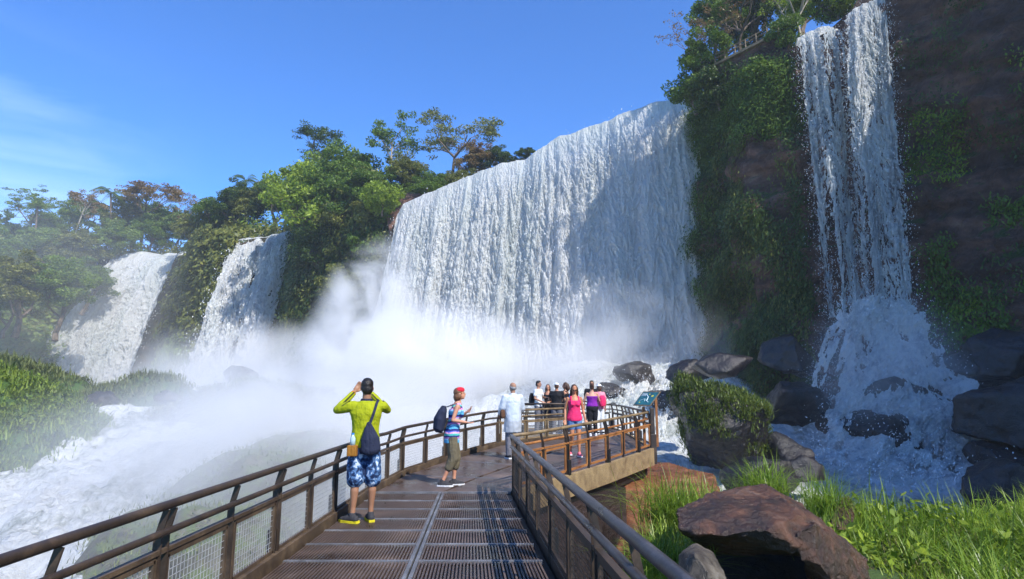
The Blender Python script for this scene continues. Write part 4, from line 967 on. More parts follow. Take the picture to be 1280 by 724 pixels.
        if ht == 'bun': icos(mb, hp(0,-.10,.05), (.04,.04,.04), HM)
        part('hair', mb, hm, .012)
    if o.get('band'):
        mb = MB(); icos(mb, hp(0,.005,.065), (.087,.098,.06), HM); part('headscarf', mb, o['band'])
    if o.get('cap'):
        mb = MB(); icos(mb, hp(0,-.01,.065), (.090,.104,.065), HM)
        if o.get('brim'): mb.tube([hp(0,0,.05), hp(0,0,.038)], [.135,.15], 20)
        else: icos(mb, hp(0,.10,.055), (.065,.07,.012), HM)
        part('sun_hat' if o.get('brim') else 'cap', mb, o['cap'])
    if o.get('glasses'):
        mb = MB()
        for s in (-1,1): icos(mb, hp(s*.03,.094,.006), (.022,.008,.016), HM)
        mb.bar(hp(-.075,.03,.01), hp(-.05,.092,.01), .006,.006); mb.bar(hp(.075,.03,.01), hp(.05,.092,.01), .006,.006); mb.bar(hp(-.02,.098,.01), hp(.02,.098,.01), .006,.006)
        mb.build('sunglasses', M['eye_dark'], e)
    # top
    if o.get('top') == 'shirt' or o.get('top') == 'tee':
        mb = MB(); torso(mb, o.get('hem', .86), 1.47, .022, o.get('flare', .01))
        for s in (-1,1):
            end = 1.0 if o['top'] == 'shirt' else .0
            if end: chain(mb, [sh[s]-Vector((s*.05,0,0)), sh[s], sh[s].lerp(el[s],.5), el[s], wr[s].lerp(el[s], .08)], [.07,.068,.062,.053,.038])
            else: chain(mb, [sh[s]-Vector((s*.05,0,0)), sh[s], sh[s].lerp(el[s],.55)], [.07,.068,.064])
        part('shirt', mb, o['top_mat'], .012)
    if o.get('top') in ('tank', 'camisole'):
        mb = MB(); z1 = 1.33 if o['top'] == 'camisole' else 1.36
        torso(mb, o.get('hem', .86), z1, .016, o.get('flare', .02))
        if female:
            for s in (-1,1): icos(mb, Vector((sx(1.28)[0]+s*.065, sx(1.28)[1]+.10, 1.265)), (.066,.052,.062))
        for s in (-1,1):
            ox1, oy1 = sx(1.4); w_ = .022 if o['top'] == 'tank' else .011
            chain(mb, [(ox1+s*.10, oy1+.10, 1.32), (ox1+s*.095, oy1+.045, 1.455), (ox1+s*.09, oy1-.06, 1.43), (ox1+s*.07, oy1-.105, 1.32)], [w_]*4)
        part('tank_top', mb, o['top_mat'], .008)
    if o.get('poncho'):
        mb = MB(); secs = []
        for z, rx, ry in ((.60,.215,.18),(.75,.21,.18),(.95,.205,.17),(1.2,.205,.15),(1.38,.19,.115),(1.47,.11,.09),(1.50,.08,.08)): secs.append((sx(z)[0], sx(z)[1], z, rx, ry))
        loft(mb, secs, 28)
        for s in (-1,1): chain(mb, [sh[s]*.93+Vector((0,0,.09)), el[s], wr[s].lerp(el[s],.25)], [.075,.085,.075])
        part('rain_poncho', mb, M['poncho'], .016)
    if o.get('bottom'):
        mb = MB(); bl = o.get('len', .5); w0 = o.get('loose', .03); torso(mb, .83, 1.0, .02)
        for s in (-1,1):
            if bl > .5:   # ends above the knee
                t = (.90-bl)/(.90-kn[s].z); endp = hj[s].lerp(kn[s], min(t,1)); chain(mb, [hj[s], hj[s].lerp(endp, .5), endp], [.098*fat,.085*fat+w0*.6,.070*fat+w0])
            else:
                t = (kn[s].z-bl)/(kn[s].z-an[s].z); endp = kn[s].lerp(an[s], t); chain(mb, [hj[s], hj[s].lerp(kn[s], .5), kn[s], endp], [.098*fat,.085*fat+w0*.6,.062+w0,.050+w0*.8])
        part(o['bottom'], mb, o['bottom_mat'], .01)
    for s in (-1,1):
        fr = Matrix.Rotation(fyaw[s], 3, 'Z'); f0 = an[s]-Vector((0,0,.04))
        mb = MB(); chain(mb, [f0+fr@Vector((0,-.045,.004)), f0+fr@Vector((0,.07,-.004)), f0+fr@Vector((0,.16,-.015))], [.046,.046,.034]); chain(mb, [f0, an[s]+Vector((0,0,.01))], [.045,.042])
        shoe = part('shoe', mb, o.get('shoe', M['black_cloth']))
        mb = MB(); q = [f0+fr@Vector((0,-.045,-.036)), f0+fr@Vector((0,.05,-.036)), f0+fr@Vector((0,.165,-.034))]
        z0 = f0.z-.045
        secs = []
        mb.add([ (f0+fr@Vector((x,y,0))).to_tuple()[:2]+(z0,) for x,y in ((-.035,-.09),(.035,-.09),(.05,.05),(.045,.14),(.015,.2),(-.015,.2),(-.045,.14),(-.05,.05))]+
               [ (f0+fr@Vector((x,y,0))).to_tuple()[:2]+(z0+.028,) for x,y in ((-.035,-.09),(.035,-.09),(.05,.05),(.045,.14),(.015,.2),(-.015,.2),(-.045,.14),(-.05,.05))],
               [tuple(range(8))[::-1], tuple(range(8,16))]+[(i,(i+1)%8,8+(i+1)%8,8+i) for i in range(8)])
        so_ = mb.build('sole', o.get('sole', M['white_cloth']), shoe)
    return e, dict(sh=sh, el=el, wr=wr, hc=hc, S=S, sx=sx)
M['eye_white'] = m_simple('eye_white', (.75,.72,.68), .3, var=.02); M['eye_dark'] = m_simple('eye_dark', (.01,.01,.012), .15); M['lips'] = m_simple('lips', (.35,.10,.08), .5)
M['poncho'] = m_poncho(); M['black_cloth'] = cloth('black_cloth', (.014,.014,.017)); M['white_cloth'] = cloth('white_cloth', (.68,.69,.70))
brown, black_h, gray_h = m_hair((.06,.025,.012)), m_hair((.012,.009,.008)), m_hair((.22,.22,.23)); auburn = m_hair((.16,.07,.03))
navy = cloth('navy_cloth', (.02,.025,.05)); yellow = cloth('yellow_green_jersey', (.31,.34,.008)); camo = cloth('blue_camouflage', (0,0,0), 'camo'); khaki = cloth('khaki_cloth', (.13,.11,.07))
denim = cloth('denim', (.10,.19,.36)); pink = cloth('hot_pink', (.72,.03,.13)); purple = cloth('purple_cloth', (.20,.02,.30)); stripes = cloth('striped_cloth', (0,0,0), 'stripes')
redc = cloth('red_cloth', (.6,.02,.04)); grayt = cloth('gray_cloth', (.14,.14,.16)); pinkshoe = cloth('pink_shoe', (.75,.16,.2)); yshoe = cloth('yellow_sole', (.6,.52,.02)); lightpink = cloth('light_pink', (.7,.25,.33)); bluec = cloth('bright_blue', (.03,.2,.55)); shoedk = cloth('dark_shoe', (.04,.04,.045))

def bag(e, name, secs, mat, loc, rot=(0,0,0), label=None, straps=(), v=.012, strap_mat=None):
    """soft bag worn by a person: its own top-level thing placed in the person's frame"""
    mb = MB(); loft(mb, secs, 16); me = remesh(mb, v, .012, 8, 2, 2)
    W = Matrix.Translation(e.location) @ Matrix.Rotation(e.rotation_euler.z, 4, 'Z') @ Matrix.Scale(e.scale[0], 4)
    o = empty(name, (0,0,0), 0, label, 'backpack' if name == 'backpack' else 'bag'); L = W @ Matrix.Translation(loc)
    o.location = L.to_translation(); o.rotation_euler = (0, 0, e.rotation_euler.z); o.scale = e.scale
    f = link('bag_body', me, mat, o, True); f.rotation_euler = rot
    for st in straps:
        mb = MB(); P = [Vector(p)-Vector(loc) for p in st]
        Q = []
        for i in range(len(P)-1):
            for k in range(4): Q.append(P[i].lerp(P[i+1], k/4))
        Q.append(P[-1])
        for a, b in zip(Q[:-1], Q[1:]): mb.bar(a, b, .032, .006, up=(0,1,.01))
        mb.build('strap', strap_mat or mat, o)
    return o
def at_person(px, py, z=None, Y=None):
    p = at(px, py, Y); return (p[0], Y, dz(Y))
# man in yellow photographing, back turned
Y0 = 8.1
pm, J = person('man in yellow jersey and blue camouflage shorts raising both hands to take a picture', (at(453,640,Y0)[0], Y0, 0), R(14), 1.80,
    dict(skin=(.30,.15,.085), hair_mat=black_h, hair='short', top='shirt', top_mat=yellow, hem=.90, bottom='shorts', bottom_mat=camo, len=.52, loose=.045, shoe=shoedk, sole=yshoe),
    dict(elR=(.27,.14,1.35), wrR=(.05,.28,1.57), elL=(-.36,.08,1.36), wrL=(-.16,.22,1.58), handdL=(.3,0,.8), handdR=(-.2,0,.8), head=(.05,0,0), knL=(-.10,0,.5), knR=(.11,.02,.5), anL=(-.12,-.02,.085), anR=(.10,.03,.085), footL=.9, footR=.2), vox=.008)
for s in (-1, 1):    # black stripes along the sleeves, dark collar and wristband
    mb = MB(); mb.tube([J['sh'][s]+Vector((s*.01,-.03,.066)), J['sh'][s].lerp(J['el'][s],.5)+Vector((s*.01,-.055,.03)), J['el'][s]+Vector((0,-.055,0)), J['wr'][s]+Vector((0,-.035,0))], .011, 6); mb.build('sleeve_stripe', M['black_cloth'], pm)
mb = MB(); loft(mb, [(0,0,1.462,.085,.085),(0,0,1.50,.068,.07)], 16); mb.build('collar', navy, pm)
mb = MB(); mb.tube([J['wr'][-1]-(J['wr'][-1]-J['el'][-1]).normalized()*.04, J['wr'][-1]-(J['wr'][-1]-J['el'][-1]).normalized()*.01], .036, 12); mb.build('wristband', redc, pm)
bag(pm, 'shoulder_bag', [(0,0,-.20,.08,.035),(0,0,-.15,.125,.06),(0,0,0,.11,.055),(0,0,.12,.06,.035),(0,0,.20,.02,.015)], navy, (.055,-.185,1.02), (0,R(-6),0), 'black drawstring bag slung diagonally across the yellow jersey',
    [[(.05,-.165,1.20),(.09,-.155,1.32),(.13,-.09,1.46),(.15,.0,1.485)]])
bo = empty('water_bottle', tuple(Matrix.Rotation(R(14),3,'Z') @ Vector((-.155,-.15,0))+pm.location+Vector((0,0,.88))), 0, 'small clear bottle in an orange holder at the hip of the man in yellow', 'bottle')
mb = MB(); mb.tube([(0,0,.08),(0,0,.17),(0,0,.20),(0,0,.215)], [.035,.035,.018,.016], 12); mb.build('bottle_body', m_simple('clear_plastic', (.45,.6,.62), .15), bo, True)
mb = MB(); mb.tube([(0,0,.215),(0,0,.235)], .018, 12); mb.build('bottle_cap', bluec, bo)
mb = MB(); mb.box((-.06,-.045,-.05), (.06,.045,.085)); mb.build('holder', cloth('orange_cloth', (.30,.13,.02)), bo, bevel=.01)
cm_o = empty('camera', tuple(Matrix.Rotation(R(14),3,'Z') @ Vector((-.03,.34,0))*1.03+pm.location+Vector((0,0,1.70))), R(14), 'small black camera held up by the man in yellow', 'camera')
mb = MB(); mb.box((-.07,-.02,-.04), (.07,.02,.04)); mb.build('camera_body', M['black'], cm_o, bevel=.006); mb = MB(); mb.tube([(0,.02,0),(0,.06,0)], .028, 14); mb.build('lens', M['eye_dark'], cm_o)

# woman in striped top, walking to the right
Y0 = 11.0
pw, J = person('woman in striped blue pink top and red headscarf walking right', (at(564,600,Y0)[0], Y0, 0), R(-82), 1.70,
    dict(skin=(.50,.24,.15), hair_mat=auburn, hair='bob', band=redc, top='tank', top_mat=stripes, hem=.76, flare=.02, bottom='trousers', bottom_mat=khaki, len=.34, loose=.035, shoe=shoedk, sole=M['white_cloth'], fat=1.0),
    dict(lean=(0,.09), elR=(.22,.0,1.17), wrR=(.17,.24,1.13), elL=(-.22,.10,1.16), wrL=(-.10,.27,1.30), knL=(-.09,.08,.5), anL=(-.09,.05,.09), knR=(.09,.03,.50), anR=(.09,-.16,.10), head=(.0,.12,0), footL=.0, footR=-.3), female=True, vox=.009)
bag(pw, 'backpack', [(0,0,-.24,.10,.06),(0,-.02,-.18,.15,.10),(0,-.02,0,.155,.11),(0,0,.15,.13,.085),(0,.02,.24,.06,.04)], navy, (0,-.20,1.18), (R(-8),0,0), 'navy blue backpack worn by the woman in the striped top',
    [[(s*.08,-.10,1.40),(s*.10,.07,1.46),(s*.11,.17,1.34),(s*.13,.12,1.18),(s*.12,-.10,1.05)] for s in (-1,1)])
# old man in translucent poncho by the bend
Y0 = 14.2
po, J = person('balding old man in a translucent bluish rain poncho with his back turned', (at(641,560,Y0)[0], Y0, dz(Y0)), R(18), 1.70,
    dict(skin=(.34,.18,.11), hair_mat=gray_h, hair='ring', top='shirt', top_mat=cloth('pale_shirt', (.55,.60,.66)), poncho=True, bottom='trousers', bottom_mat=grayt, len=.1, loose=.025, shoe=M['black_cloth']),
    dict(elL=(-.26,.02,1.17), wrL=(-.24,.20,1.0), elR=(.25,.06,1.16), wrR=(.17,.24,1.05), head=(.25,.1,0)), vox=.010)
bag(po, 'shoulder_bag', [(0,0,-.10,.12,.05),(0,0,-.05,.14,.07),(0,0,.06,.14,.06),(0,0,.10,.11,.04)], cloth('brown_leather', (.10,.05,.03)), (-.24,.02,1.02), (0,0,R(60)), 'brown bag under the arm of the old man in the poncho', [])
# woman in pink walking towards the camera
Y0 = 14.5
pp, J = person('woman in hot pink tank top and denim shorts walking towards us', (at(719,570,Y0)[0], Y0, dz(Y0)), R(186), 1.64,
    dict(skin=(.44,.19,.10), hair_mat=brown, hair='long', hair_len=.26, glasses=True, top='tank', top_mat=pink, hem=.86, flare=.02, bottom='shorts', bottom_mat=denim, len=.70, loose=.02, shoe=pinkshoe, sole=M['white_cloth']),
    dict(elR=(.23,-.05,1.14), wrR=(.25,.05,.90), elL=(-.22,-.02,1.14), wrL=(-.25,.08,.90), knL=(-.08,.10,.51), anL=(-.08,.10,.09), knR=(.08,.05,.50), anR=(.09,-.18,.11), head=(-.05,-.28,0)), female=True, vox=.010)
# group on the left of the platform
GZ = .2
def grp(label, px, Y, rz, h, outfit, pose, female=False):
    return person(label, (at(px,500,Y)[0], Y, GZ), rz, h, outfit, pose, female, vox=.012)
p1, J = grp('man in white shirt at the left end of the group by the far rail', 673, 21.7, R(240), 1.78, dict(skin=(.36,.18,.11), hair_mat=black_h, top='tee', top_mat=M['white_cloth'], bottom='trousers', bottom_mat=grayt, len=.1),
    dict(elL=(-.26,.05,1.17), wrL=(-.12,.25,1.18), elR=(.27,.0,1.15), wrR=(.15,.2,1.05), head=(.2,-.1,0)))
bag(p1, 'shoulder_bag', [(0,0,-.2,.10,.06),(0,0,-.1,.15,.09),(0,0,.1,.14,.08),(0,0,.2,.07,.04)], M['black_cloth'], (.10,-.20,1.13), (0,0,0), 'black bag on the back of the man in the white shirt', [[(.1,-.14,1.30),(.05,-.10,1.45),(-.05,.1,1.40),(-.12,.13,1.15)]])
grp('dark haired woman between the man in white and the white cap', 685, 22.3, R(170), 1.66, dict(skin=(.42,.2,.12), hair_mat=brown, hair='long', hair_len=.2, top='tank', top_mat=M['black_cloth'], bottom='trousers', bottom_mat=navy, len=.1), dict(elL=(-.25,.05,1.15), wrL=(-.1,.25,1.1)), True)
grp('person in black shirt and white cap at the far rail, back turned', 696, 21.3, R(-15), 1.70, dict(skin=(.42,.2,.12), hair_mat=brown, cap=M['white_cloth'], top='tee', top_mat=M['black_cloth'], bottom='trousers', bottom_mat=grayt, len=.1, fat=1.15), dict(elL=(-.29,.06,1.17), wrL=(-.14,.24,1.08), elR=(.29,.04,1.15), wrR=(.2,.25,1.0)))
p4, J = grp('dark haired woman in black top wearing a bright blue backpack', 707, 21.5, R(70), 1.72, dict(skin=(.48,.24,.15), hair_mat=brown, hair='long', hair_len=.18, top='tank', top_mat=M['black_cloth'], bottom='trousers', bottom_mat=navy, len=.1), dict(elL=(-.24,.05,1.14), wrL=(-.22,.2,.95), elR=(.25,.02,1.14)), True)
bag(p4, 'backpack', [(0,0,-.22,.10,.06),(0,0,-.12,.14,.09),(0,0,.08,.14,.09),(0,0,.2,.08,.05)], bluec, (0,-.2,1.16), (0,0,0), 'bright blue backpack on the dark haired woman facing left', [])
# right pair and the dark man behind them
p5, J = grp('woman in purple camisole and black trousers with her back turned', 740, 20.2, R(8), 1.66, dict(skin=(.50,.27,.18), hair_mat=brown, hair='bun', top='camisole', top_mat=purple, hem=.98, bottom='trousers', bottom_mat=M['black_cloth'], len=.1, loose=.02, fat=1.2, shoe=M['white_cloth']), dict(elL=(-.28,.06,1.17), wrL=(-.15,.28,1.15), elR=(.28,.08,1.17), wrR=(.14,.28,1.2)), True)
p6, J = grp('person in white sun hat and pink top beside the woman in purple', 749, 21.0, R(20), 1.66, dict(skin=(.45,.24,.15), hair_mat=brown, hair='bob', cap=M['white_cloth'], brim=True, top='tee', top_mat=lightpink, bottom='trousers', bottom_mat=M['white_cloth'], len=.1), dict(), True)
bag(p6, 'backpack', [(0,0,-.2,.10,.06),(0,0,-.1,.13,.08),(0,0,.1,.12,.08),(0,0,.18,.07,.05)], pink, (.03,-.19,1.17), (0,0,0), 'pink backpack on the person with the white sun hat', [])
grp('man in black with sunglasses standing behind the woman in purple', 740, 22.6, R(175), 1.80, dict(skin=(.3,.15,.09), hair_mat=black_h, glasses=True, top='tee', top_mat=M['black_cloth'], bottom='trousers', bottom_mat=navy, len=.1), dict(elL=(-.28,.03,1.2), wrL=(-.1,.22,1.25)))
# ------------------------------------------------------------------ vegetation on the cliffs
def cliff_veg(name, s0, s1, h0, h1, n, mat, size, label, mask=.5, per=26, rad=(1.0,1.0,.9), seed=1, droop=.8, off=.3, aspect=1.9, msk_scale=.16, cond=None):
    rng = np.random.default_rng(seed); s = rng.uniform(s0, s1, n); h = rng.uniform(h0, h1, n)
    x, y, z, nx, ny = cliff_pt(s, h, off=off)
    k = fbm(s*msk_scale, z*msk_scale*.8, seed, 4, seed+50) > mask
    if cond is not None: k &= cond(s, h, x, y, z)
    x, y, z, nx, ny = x[k], y[k], z[k], nx[k], ny[k]
    P = np.stack([x, y, z], -1); m = len(P); sc_ = np.repeat(rng.uniform(.5, 1.4, m), per)
    Q = np.repeat(P, per, 0)+rng.normal(size=(m*per,3))*np.array(rad)*.5*sc_[:,None]
    Nn = np.repeat(np.stack([nx, ny, np.full(m, .7)], -1), per, 0)
    o = link(name, leaves_mesh(name, Q, size, .2, aspect, droop, N=Nn, rng=rng), mat); tag(o, label, kind='stuff')
# wooded left slope and far cliff
cliff_veg('jungle_cover', iS(0), iS(4), .12, 1.03, 9000, M['leaf_far'], .42, 'dense jungle undergrowth covering the far slope', .34, 26, (2.2,2.2,1.6), 1, .2, .8)
cliff_veg('jungle_cover', iS(0), iS(4), .2, 1.03, 3000, M['leaf_olive'], .4, 'olive bushes scattered over the far jungle slope', .5, 24, (1.8,1.8,1.4), 2, .2, 1.0)
cliff_veg('cliff_plants', iS(7)-2, iS(9)+.5, .2, 1.03, 1500, M['leaf_olive'], .5, 'olive plants hanging on the rock between the two far falls', .42, 24, (1.3,1.3,1.2), 3, .6)
cliff_veg('cliff_plants', iS(7)-2, iS(9), .1, .5, 500, M['leaf_lime'], .5, 'lime green bush low between the two far falls', .5, 24, (1.4,1.4,1.2), 4, .6)
cliff_veg('cliff_plants', iS(10)+1.0, iS(14)-.8, .15, 1.03, 6500, M['leaf_dark'], .32, 'dark creepers covering the crag between second and widest fall', .36, 24, (1.4,1.4,1.5), 5, .9)
cliff_veg('cliff_bushes', iS(10)+1.5, iS(14)-1.5, .35, 1.03, 2600, M['leaf_olive'], .3, 'olive bushes covering the crag left of the widest fall', .50, 24, (1.3,1.3,1.2), 6, .6, .8)
# shaded cliff between the widest and the thin fall, and right of the thin fall
cliff_veg('hanging_plants', iS(19)-.4, iS(21)-.3, .12, .98, 7000, M['leaf_dark'], .15, 'plants and creepers in a shade darkened green, matted over the shaded cliff', .51, 20, (.7,.7,.9), 7, 1.0, .0, 1.8, .45)  # dark leaf puts the cliff's shade into the colour
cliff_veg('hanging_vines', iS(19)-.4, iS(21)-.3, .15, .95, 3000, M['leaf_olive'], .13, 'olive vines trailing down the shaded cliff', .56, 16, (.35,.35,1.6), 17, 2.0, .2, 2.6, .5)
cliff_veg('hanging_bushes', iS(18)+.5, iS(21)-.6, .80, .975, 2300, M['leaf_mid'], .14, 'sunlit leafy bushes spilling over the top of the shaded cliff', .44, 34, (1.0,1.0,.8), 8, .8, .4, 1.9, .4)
cliff_veg('hanging_grass', iS(19)+1, iS(21)-.4, .22, .6, 3000, M['leaf_dark'], .15, 'long hanging grass on the lower part of the shaded cliff', .52, 20, (.5,.5,1.2), 9, 2.5, .1, 3.0, .4)  # grass takes the dark leaf colour in place of shade
cliff_veg('wall_ferns', iS(24)+.5, iS(27), .12, .62, 5200, M['leaf_mid'], .13, 'ferns and grasses scattered on the dark rock wall', .53, 16, (.6,.6,.6), 10, 1.4, .05, 2.4, .45)
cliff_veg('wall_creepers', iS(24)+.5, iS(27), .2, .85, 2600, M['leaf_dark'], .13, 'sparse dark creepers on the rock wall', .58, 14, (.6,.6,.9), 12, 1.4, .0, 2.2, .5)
cliff_veg('rim_bushes', iS(3), iS(12), .99, 1.03, 1500, M['leaf_olive'], .38, 'bushes crowding the rim behind the two far falls', .25, 40, (2.2,1.6,2.4), 21, .2, -4.5)
cliff_veg('rim_bushes', iS(3), iS(12), .99, 1.05, 900, M['leaf_mid'], .38, 'green bushes crowding the rim behind the two far falls', .4, 40, (2.2,1.6,3.0), 22, .2, -6)
# ------------------------------------------------------------------ trees
G1 = 'trees of the far jungle slope'; L1 = 'misty green tree in the jungle slope left of the farthest fall'
rg = np.random.default_rng(3)
k = 0
for px, py, Y, h in ((10,345,108,10),(45,335,112,10),(95,335,114,10),(140,325,118,10),(185,312,124,9),(215,306,126,9),(25,370,98,12),(75,375,100,12),(105,360,112,9),(8,385,100,9),(145,305,128,9),(60,315,122,10),(0,318,118,10),
                     (100,290,126,10),(165,290,130,10),(205,292,130,8),(230,300,128,8)):
    k += 1
    tree('broad', px, py, Y, h*1.15, ('leaf_far','leaf_mid','leaf_far','leaf_olive')[k % 4], L1, 'jungle_tree', G1, seed=21+k % 4, rz=k*1.7, sx=rg.uniform(.95,1.35), sink=h*(.45 if py > 350 else .25))
for i, (px, py, Y, h) in enumerate(((250,305,112,7.5),(268,300,110,8.5),(300,282,108,9),(325,280,108,8),(345,278,108,9),(285,296,112,8))):
    tree('broad', px, py, Y, h*1.2, ('leaf_olive','leaf_mid','leaf_dark','leaf_olive','leaf_mid','leaf_olive')[i], 'bushy olive green tree on the rim above the second far fall', 'rim_tree', 'trees above the second far fall', seed=22+i % 3, rz=i*2.1, sx=1.2, sink=1.5)
# skyline characters
tree('palm', 136,300,125,13, 'leaf_far', 'palm with drooping crown left of the flat topped reddish tree', seed=41, sink=0)
tree('umbrella', 176,302,126,14.5, 'leaf_rust', 'flat topped tree with reddish brown sparse crown on the far skyline', seed=42, sx=1.15)
tree('bare', 238,296,120,11, 'leaf_rust', 'nearly leafless brownish tree right of the flat topped one', seed=43, sx=1.2)
tree('palm', 299,275,112,10, 'leaf_far', 'small palm poking up above the second far fall', seed=44)
tree('bare', 322,275,112,9, 'leaf_rust', 'small leafless tree beside the palm above the second far fall', seed=45)
tree('umbrella', 30,310,115,12, 'leaf_far', 'pale airy tree at the far left of the skyline', seed=46)
tree('palm', 42,310,112,10, 'leaf_far', 'hazy palm among the jungle at the far left', seed=47)
tree('slim', 84,330,112,15, 'leaf_rust', 'tall thin brownish tree rising from the left jungle', seed=48, bark='bark_pale')
# the crag trees
tree('broad', 405,330,90,20, 'leaf_lime', 'big bright yellow green tree at the left edge of the crag', seed=22, rz=.5, sx=.95, sink=1)
tree('broad', 380,300,93,15, 'leaf_lime', 'yellow green bushy tree leaning out over the second far fall', seed=23, rz=2.5, sx=.95, sink=1)
tree('broad', 425,300,89,17, 'leaf_mid', 'tall dense green tree in the middle of the crag', seed=24, rz=1.5, sx=1.0, sink=1)
tree('broad', 450,335,87,16, 'leaf_olive', 'olive leaved tree hung with vines on the crag', seed=21, rz=3.5, sx=1.0, sink=1)
tree('broad', 400,370,88,13, 'leaf_dark', 'dark tree low on the crag beside the second far fall', seed=22, rz=4.1, sx=1.0, sink=1)
tree('umbrella', 395,240,96,12, 'leaf_dark', 'dark fine leaved treetop above the yellow green trees', seed=50, sx=1.2)
tree('broad', 470,310,87,10, 'leaf_mid', 'rounded green tree next to the bare brown rock face', seed=23, rz=5, sink=1)
tree('slim', 485,300,88,20, 'leaf_mid', 'tall thin pale trunked tree with a small high crown', seed=51, bark='bark_pale')
tree('umbrella', 565,240,88,14, 'leaf_olive', 'spreading flat crowned tree with dark bare limbs above the widest fall', seed=52, sx=1.15)
tree('broad', 540,265,87,7.5, 'leaf_mid', 'low green tree below the spreading one', seed=24, rz=1, sx=1.4, sink=1)
tree('broad', 600,235,88,7.5, 'leaf_rust', 'rounded tree with rusty red foliage behind the crest', seed=21, rz=2, sx=1.15, sink=0)
tree('broad', 622,228,87,6.0, 'leaf_dark', 'dark green round tree right of the rusty one', seed=22, rz=3, sx=1.2, sink=0)
tree('broad', 570,250,86,5.5, 'leaf_olive', 'small olive tree at the foot of the spreading tree', seed=23, rz=4, sx=1.4, sink=.5)
tree('broad', 657,205,86,2.8, 'leaf_dark', 'tiny dark treetop just above the crest of the widest fall', seed=23, rz=4, sx=1.5)
tree('broad', 515,262,90,8, 'leaf_dark', 'dark green tree behind the brown rock face', seed=24, rz=2.6, sx=1.2, sink=1)
tree('shrub', 432,385,82,7.5, 'leaf_olive', 'yellow orange shrub low on the crag left of the spray', seed=53)
tree('shrub', 462,330,82,6, 'leaf_mid', 'pale green shrub at the upper left edge of the widest fall', seed=54)
# bare brown rock face beside the left end of the crest
hull_rock('rock_outcrop', [at(484,256,80.5), at(508,240,81), at(528,243,81), at(525,262,80), at(498,296,79.5), at(486,296,79.5), at(482,272,80), at(500,243,84), at(524,250,84), at(486,296,84)], M['rock_cliff'], 'bare brown rock face beside the left end of the widest fall', 'rock face', .25, .4, .4, 3)
# top right: trees behind the upper railing
tree('bare', 925,60,56,9.5, 'leaf_rust', 'reddish sparse tree overhanging the upper railing at the left', seed=61, sx=1.2, sink=.5)
tree('bare', 890,100,57,8.5, 'leaf_rust', 'thin purplish tree leaning out at the very edge of the shaded cliff', seed=62, sx=1.15, sink=.5)
tree('slim', 905,70,60,9, 'leaf_dark', 'dark slim tree behind the purplish one', seed=63, sx=1.4)
tree('broad', 955,30,62,7, 'leaf_mid', 'green tree right behind the upper railing', seed=21, sx=1.1)
tree('bare', 1000,38,50,7, 'leaf_lime', 'bare tan trunked tree beside the thin fall', seed=64, bark='bark_pale', sx=1.3, sink=.3)
tree('shrub', 1020,20,51,5, 'leaf_lime', 'bright yellow green bush above the thin fall', seed=55)
tree('shrub', 1048,22,50,4.2, 'leaf_mid', 'round green bush between the two strands of the thin fall', seed=56)
tree('shrub', 965,125,51,5, 'leaf_mid', 'leafy bush hanging below the upper railing', seed=57)
tree('shrub', 900,135,55,5, 'leaf_dark', 'dark leafy bush at the cliff edge', seed=58)
tree('shrub', 870,140,57,5.5, 'leaf_mid', 'bush hugging the top right end of the widest fall', seed=59)
# upper walkway railing
UA, UB = at(882,88,56.0), at(988,34,50.2)
e = empty('upper_railing', tuple(UA), 0, 'brown wooden railing of the upper walkway above the shaded cliff', 'railing')
D_ = UB-UA; mb = MB()
for zz in (1.05, .7): mb.bar((0,0,zz), tuple(D_+np.array([0,0,zz])), .09, .09)
mb.build('rail', M['steel_tan'], e)
for k in range(9):
    q = D_*k/8; mb = MB(); mb.bar(tuple(q), tuple(q+np.array([0,0,1.1])), .1, .1); mb.build('post', M['steel_tan'], e)
mb = MB(); mb.bar((0,.5,-.12), tuple(D_+np.array([0,.5,-.12])), 1.4, .25); mb.build('slab', M['beam'], e)
mb = MB(); mb.bar((0,.6,-1.2), tuple(D_+np.array([0,.6,-1.2])), .8, 2.2)
mb.build('retaining_wall', M['rock_cliff'], e)

tree('broad', 545,262,83,6.5, 'leaf_mid', 'sunlit green tree directly behind the left end of the crest', seed=22, rz=1.2, sx=1.5, sink=1.2)
tree('broad', 585,245,81,5.0, 'leaf_olive', 'low olive tree behind the crest beside the rusty tree', seed=23, rz=.2, sx=1.5, sink=1)
tree('shrub', 478,268,79,5.5, 'leaf_lime', 'light green bush overhanging the bare brown rock face', seed=54, rz=1)
tree('broad', 455,290,83,13, 'leaf_mid', 'tall green tree between the olive tree and the brown rock', seed=24, rz=3.3, sx=1.0, sink=1.5)
tree('broad', 505,245,86,8.5, 'leaf_olive', 'olive tree above the brown rock face', seed=21, rz=.3, sx=1.1, sink=1.5)
tree('broad', 905,80,60,9.5, 'leaf_mid', 'dense green tree behind the purplish tree over the upper railing', seed=23, rz=.9, sx=.95, sink=1)
tree('broad', 950,45,58,10, 'leaf_dark', 'dark green tree filling the sky above the upper railing', seed=24, rz=2.2, sx=1.0, sink=1)
tree('broad', 1005,30,56,9, 'leaf_lime', 'yellow green tree beside the head of the thin fall', seed=22, rz=4.2, sx=1.0, sink=1)
tree('shrub', 880,88,55.5,5, 'leaf_mid', 'leafy bush at the lower end of the upper railing', seed=57, rz=2)
tree('shrub', 985,62,50.5,3.6, 'leaf_mid', 'leafy bush under the upper end of the upper railing', seed=58, rz=1)
cliff_veg('wall_moss', iS(24)+.5, iS(27), .3, .66, 2600, M['leaf_lime'], .11, 'bright fern patches on the dark rock wall', .62, 16, (.7,.7,.45), 31, 1.2, .1, 2.6, .35)

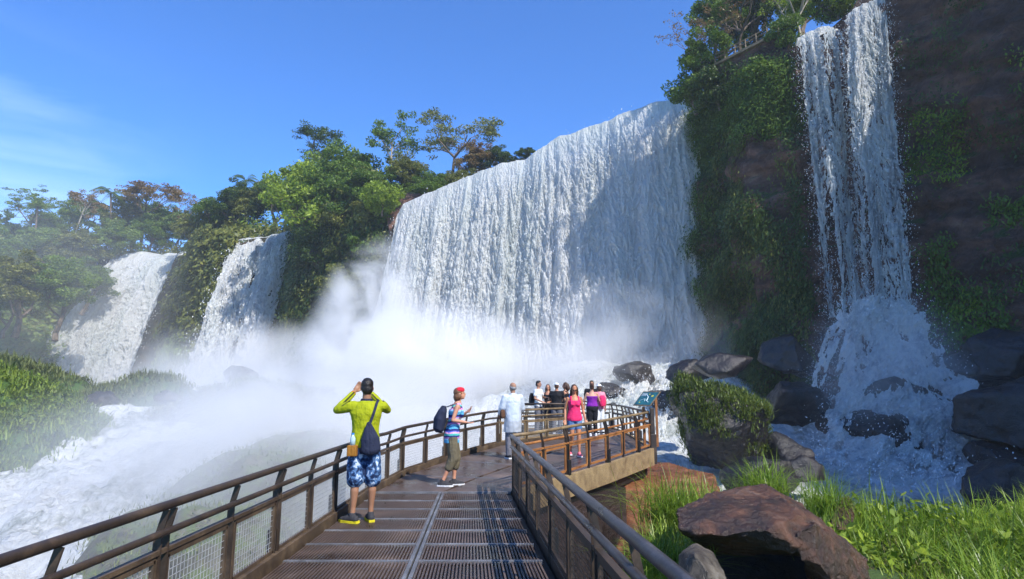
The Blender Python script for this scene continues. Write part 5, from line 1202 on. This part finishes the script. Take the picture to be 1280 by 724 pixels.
cliff_veg('edge_plants', iS(18)+.2, iS(19)+2.5, .1, .98, 3800, M['leaf_dark'], .16, 'dark plants filling the rocky strip at the right edge of the widest fall', .36, 22, (.7,.7,1.0), 41, 1.0, -.1, 1.9, .4)
cliff_veg('edge_plants', iS(18)+.4, iS(19)+2, .45, .98, 1000, M['leaf_mid'], .14, 'green leafy strands at the right edge of the widest fall', .5, 22, (.7,.7,1.0), 42, 1.2, .4, 2.2, .4)
# ------------------------------------------------------------------ spray
def m_mist(name, dens, scale, lo, hi, aniso=.1, col=(1,1,1)):
    n = NT(name); tc = n.n('TexCoord'); r = n.n('VectorMath', operation='LENGTH', ins={0: tc.outputs['Object']}).outputs['Value']
    fall = n.n('MapRange', interpolation_type='SMOOTHSTEP', ins={0: r, 1: 1.0, 2: .25, 3: 0.0, 4: 1.0}).outputs[0]
    g = n.n('NewGeometry'); nz = n.n('TexNoise', ins={'Vector': g.outputs['Position'], 'Scale': scale, 'Detail': 5.0, 'Roughness': .6, 'Distortion': .8}).outputs[0]
    k = n.n('MapRange', ins={0: nz, 1: lo, 2: hi, 3: 0.0, 4: 1.0}).outputs[0]
    d = n.math('MULTIPLY', n.math('MULTIPLY', fall, k), dens)
    return n.done(vol=n.n('VolumePrincipled', ins={'Color': (*col,1), 'Density': d, 'Anisotropy': aniso}).outputs[0])
def mist(c, r, mat, label, rot=(0,0,0)):
    bm = bmesh.new(); bmesh.ops.create_icosphere(bm, subdivisions=3, radius=1.0); me = bpy.data.meshes.new('mist'); bm.to_mesh(me); bm.free()
    o = link('mist', me, mat); o.location = tuple(c); o.scale = r; o.rotation_euler = rot; tag(o, label, kind='stuff'); return o
mA = m_mist('spray_dense', .75, .14, .41, .56); mB = m_mist('spray_mid', .28, .11, .38, .62); mC = m_mist('spray_light', .05, .05, .3, .65)
mD = m_mist('spray_slope', .20, .08, .3, .65); mE = m_mist('spray_veil', .014, .05, .25, .6)
mist(at(520,475,64), (17,9,9.5), mA, 'dense white spray boiling up at the left foot of the widest fall')
mist(at(458,400,74), (7.5,6,12.5), mA, 'plume of spray leaping up beside the crag', (0,R(25),0))
mist(at(650,480,58), (15,6,6.5), mB, 'white spray at the centre foot of the widest fall')
mist(at(400,550,44), (17,13,8), mB, 'spray drifting over the misty ridge')
mist(at(320,470,84), (20,12,9), mB, 'veil of spray in front of the second far fall')
mist(at(40,390,100), (44,24,26), mE, 'bluish haze of spray before the far jungle slope')
mist(at(190,478,98), (16,8,5), mC, 'spray at the foot of the farthest fall')
mist(at(780,450,53), (12,5,8), mB, 'bluish spray at the shaded right foot of the widest fall')
mist(at(1110,500,36.5), (6,4,7.5), mB, 'fine blue spray around the shaded cascade')
mist(at(350,610,34), (18,17,8), mD, 'light spray drifting down the slope beside the railing')
nh = NT('air_haze'); nh.done(vol=nh.n('VolumePrincipled', ins={'Color': (.80,.90,1,1), 'Density': .0005, 'Anisotropy': .2}).outputs[0])
mb = MB(); mb.box((-420,-60,-10.5), (420,420,75)); tag(mb.build('haze', nh.m), 'faint bluish haze in the air over the whole gorge', kind='stuff')
print('faces', sum(len(m.polygons) for m in bpy.data.meshes))
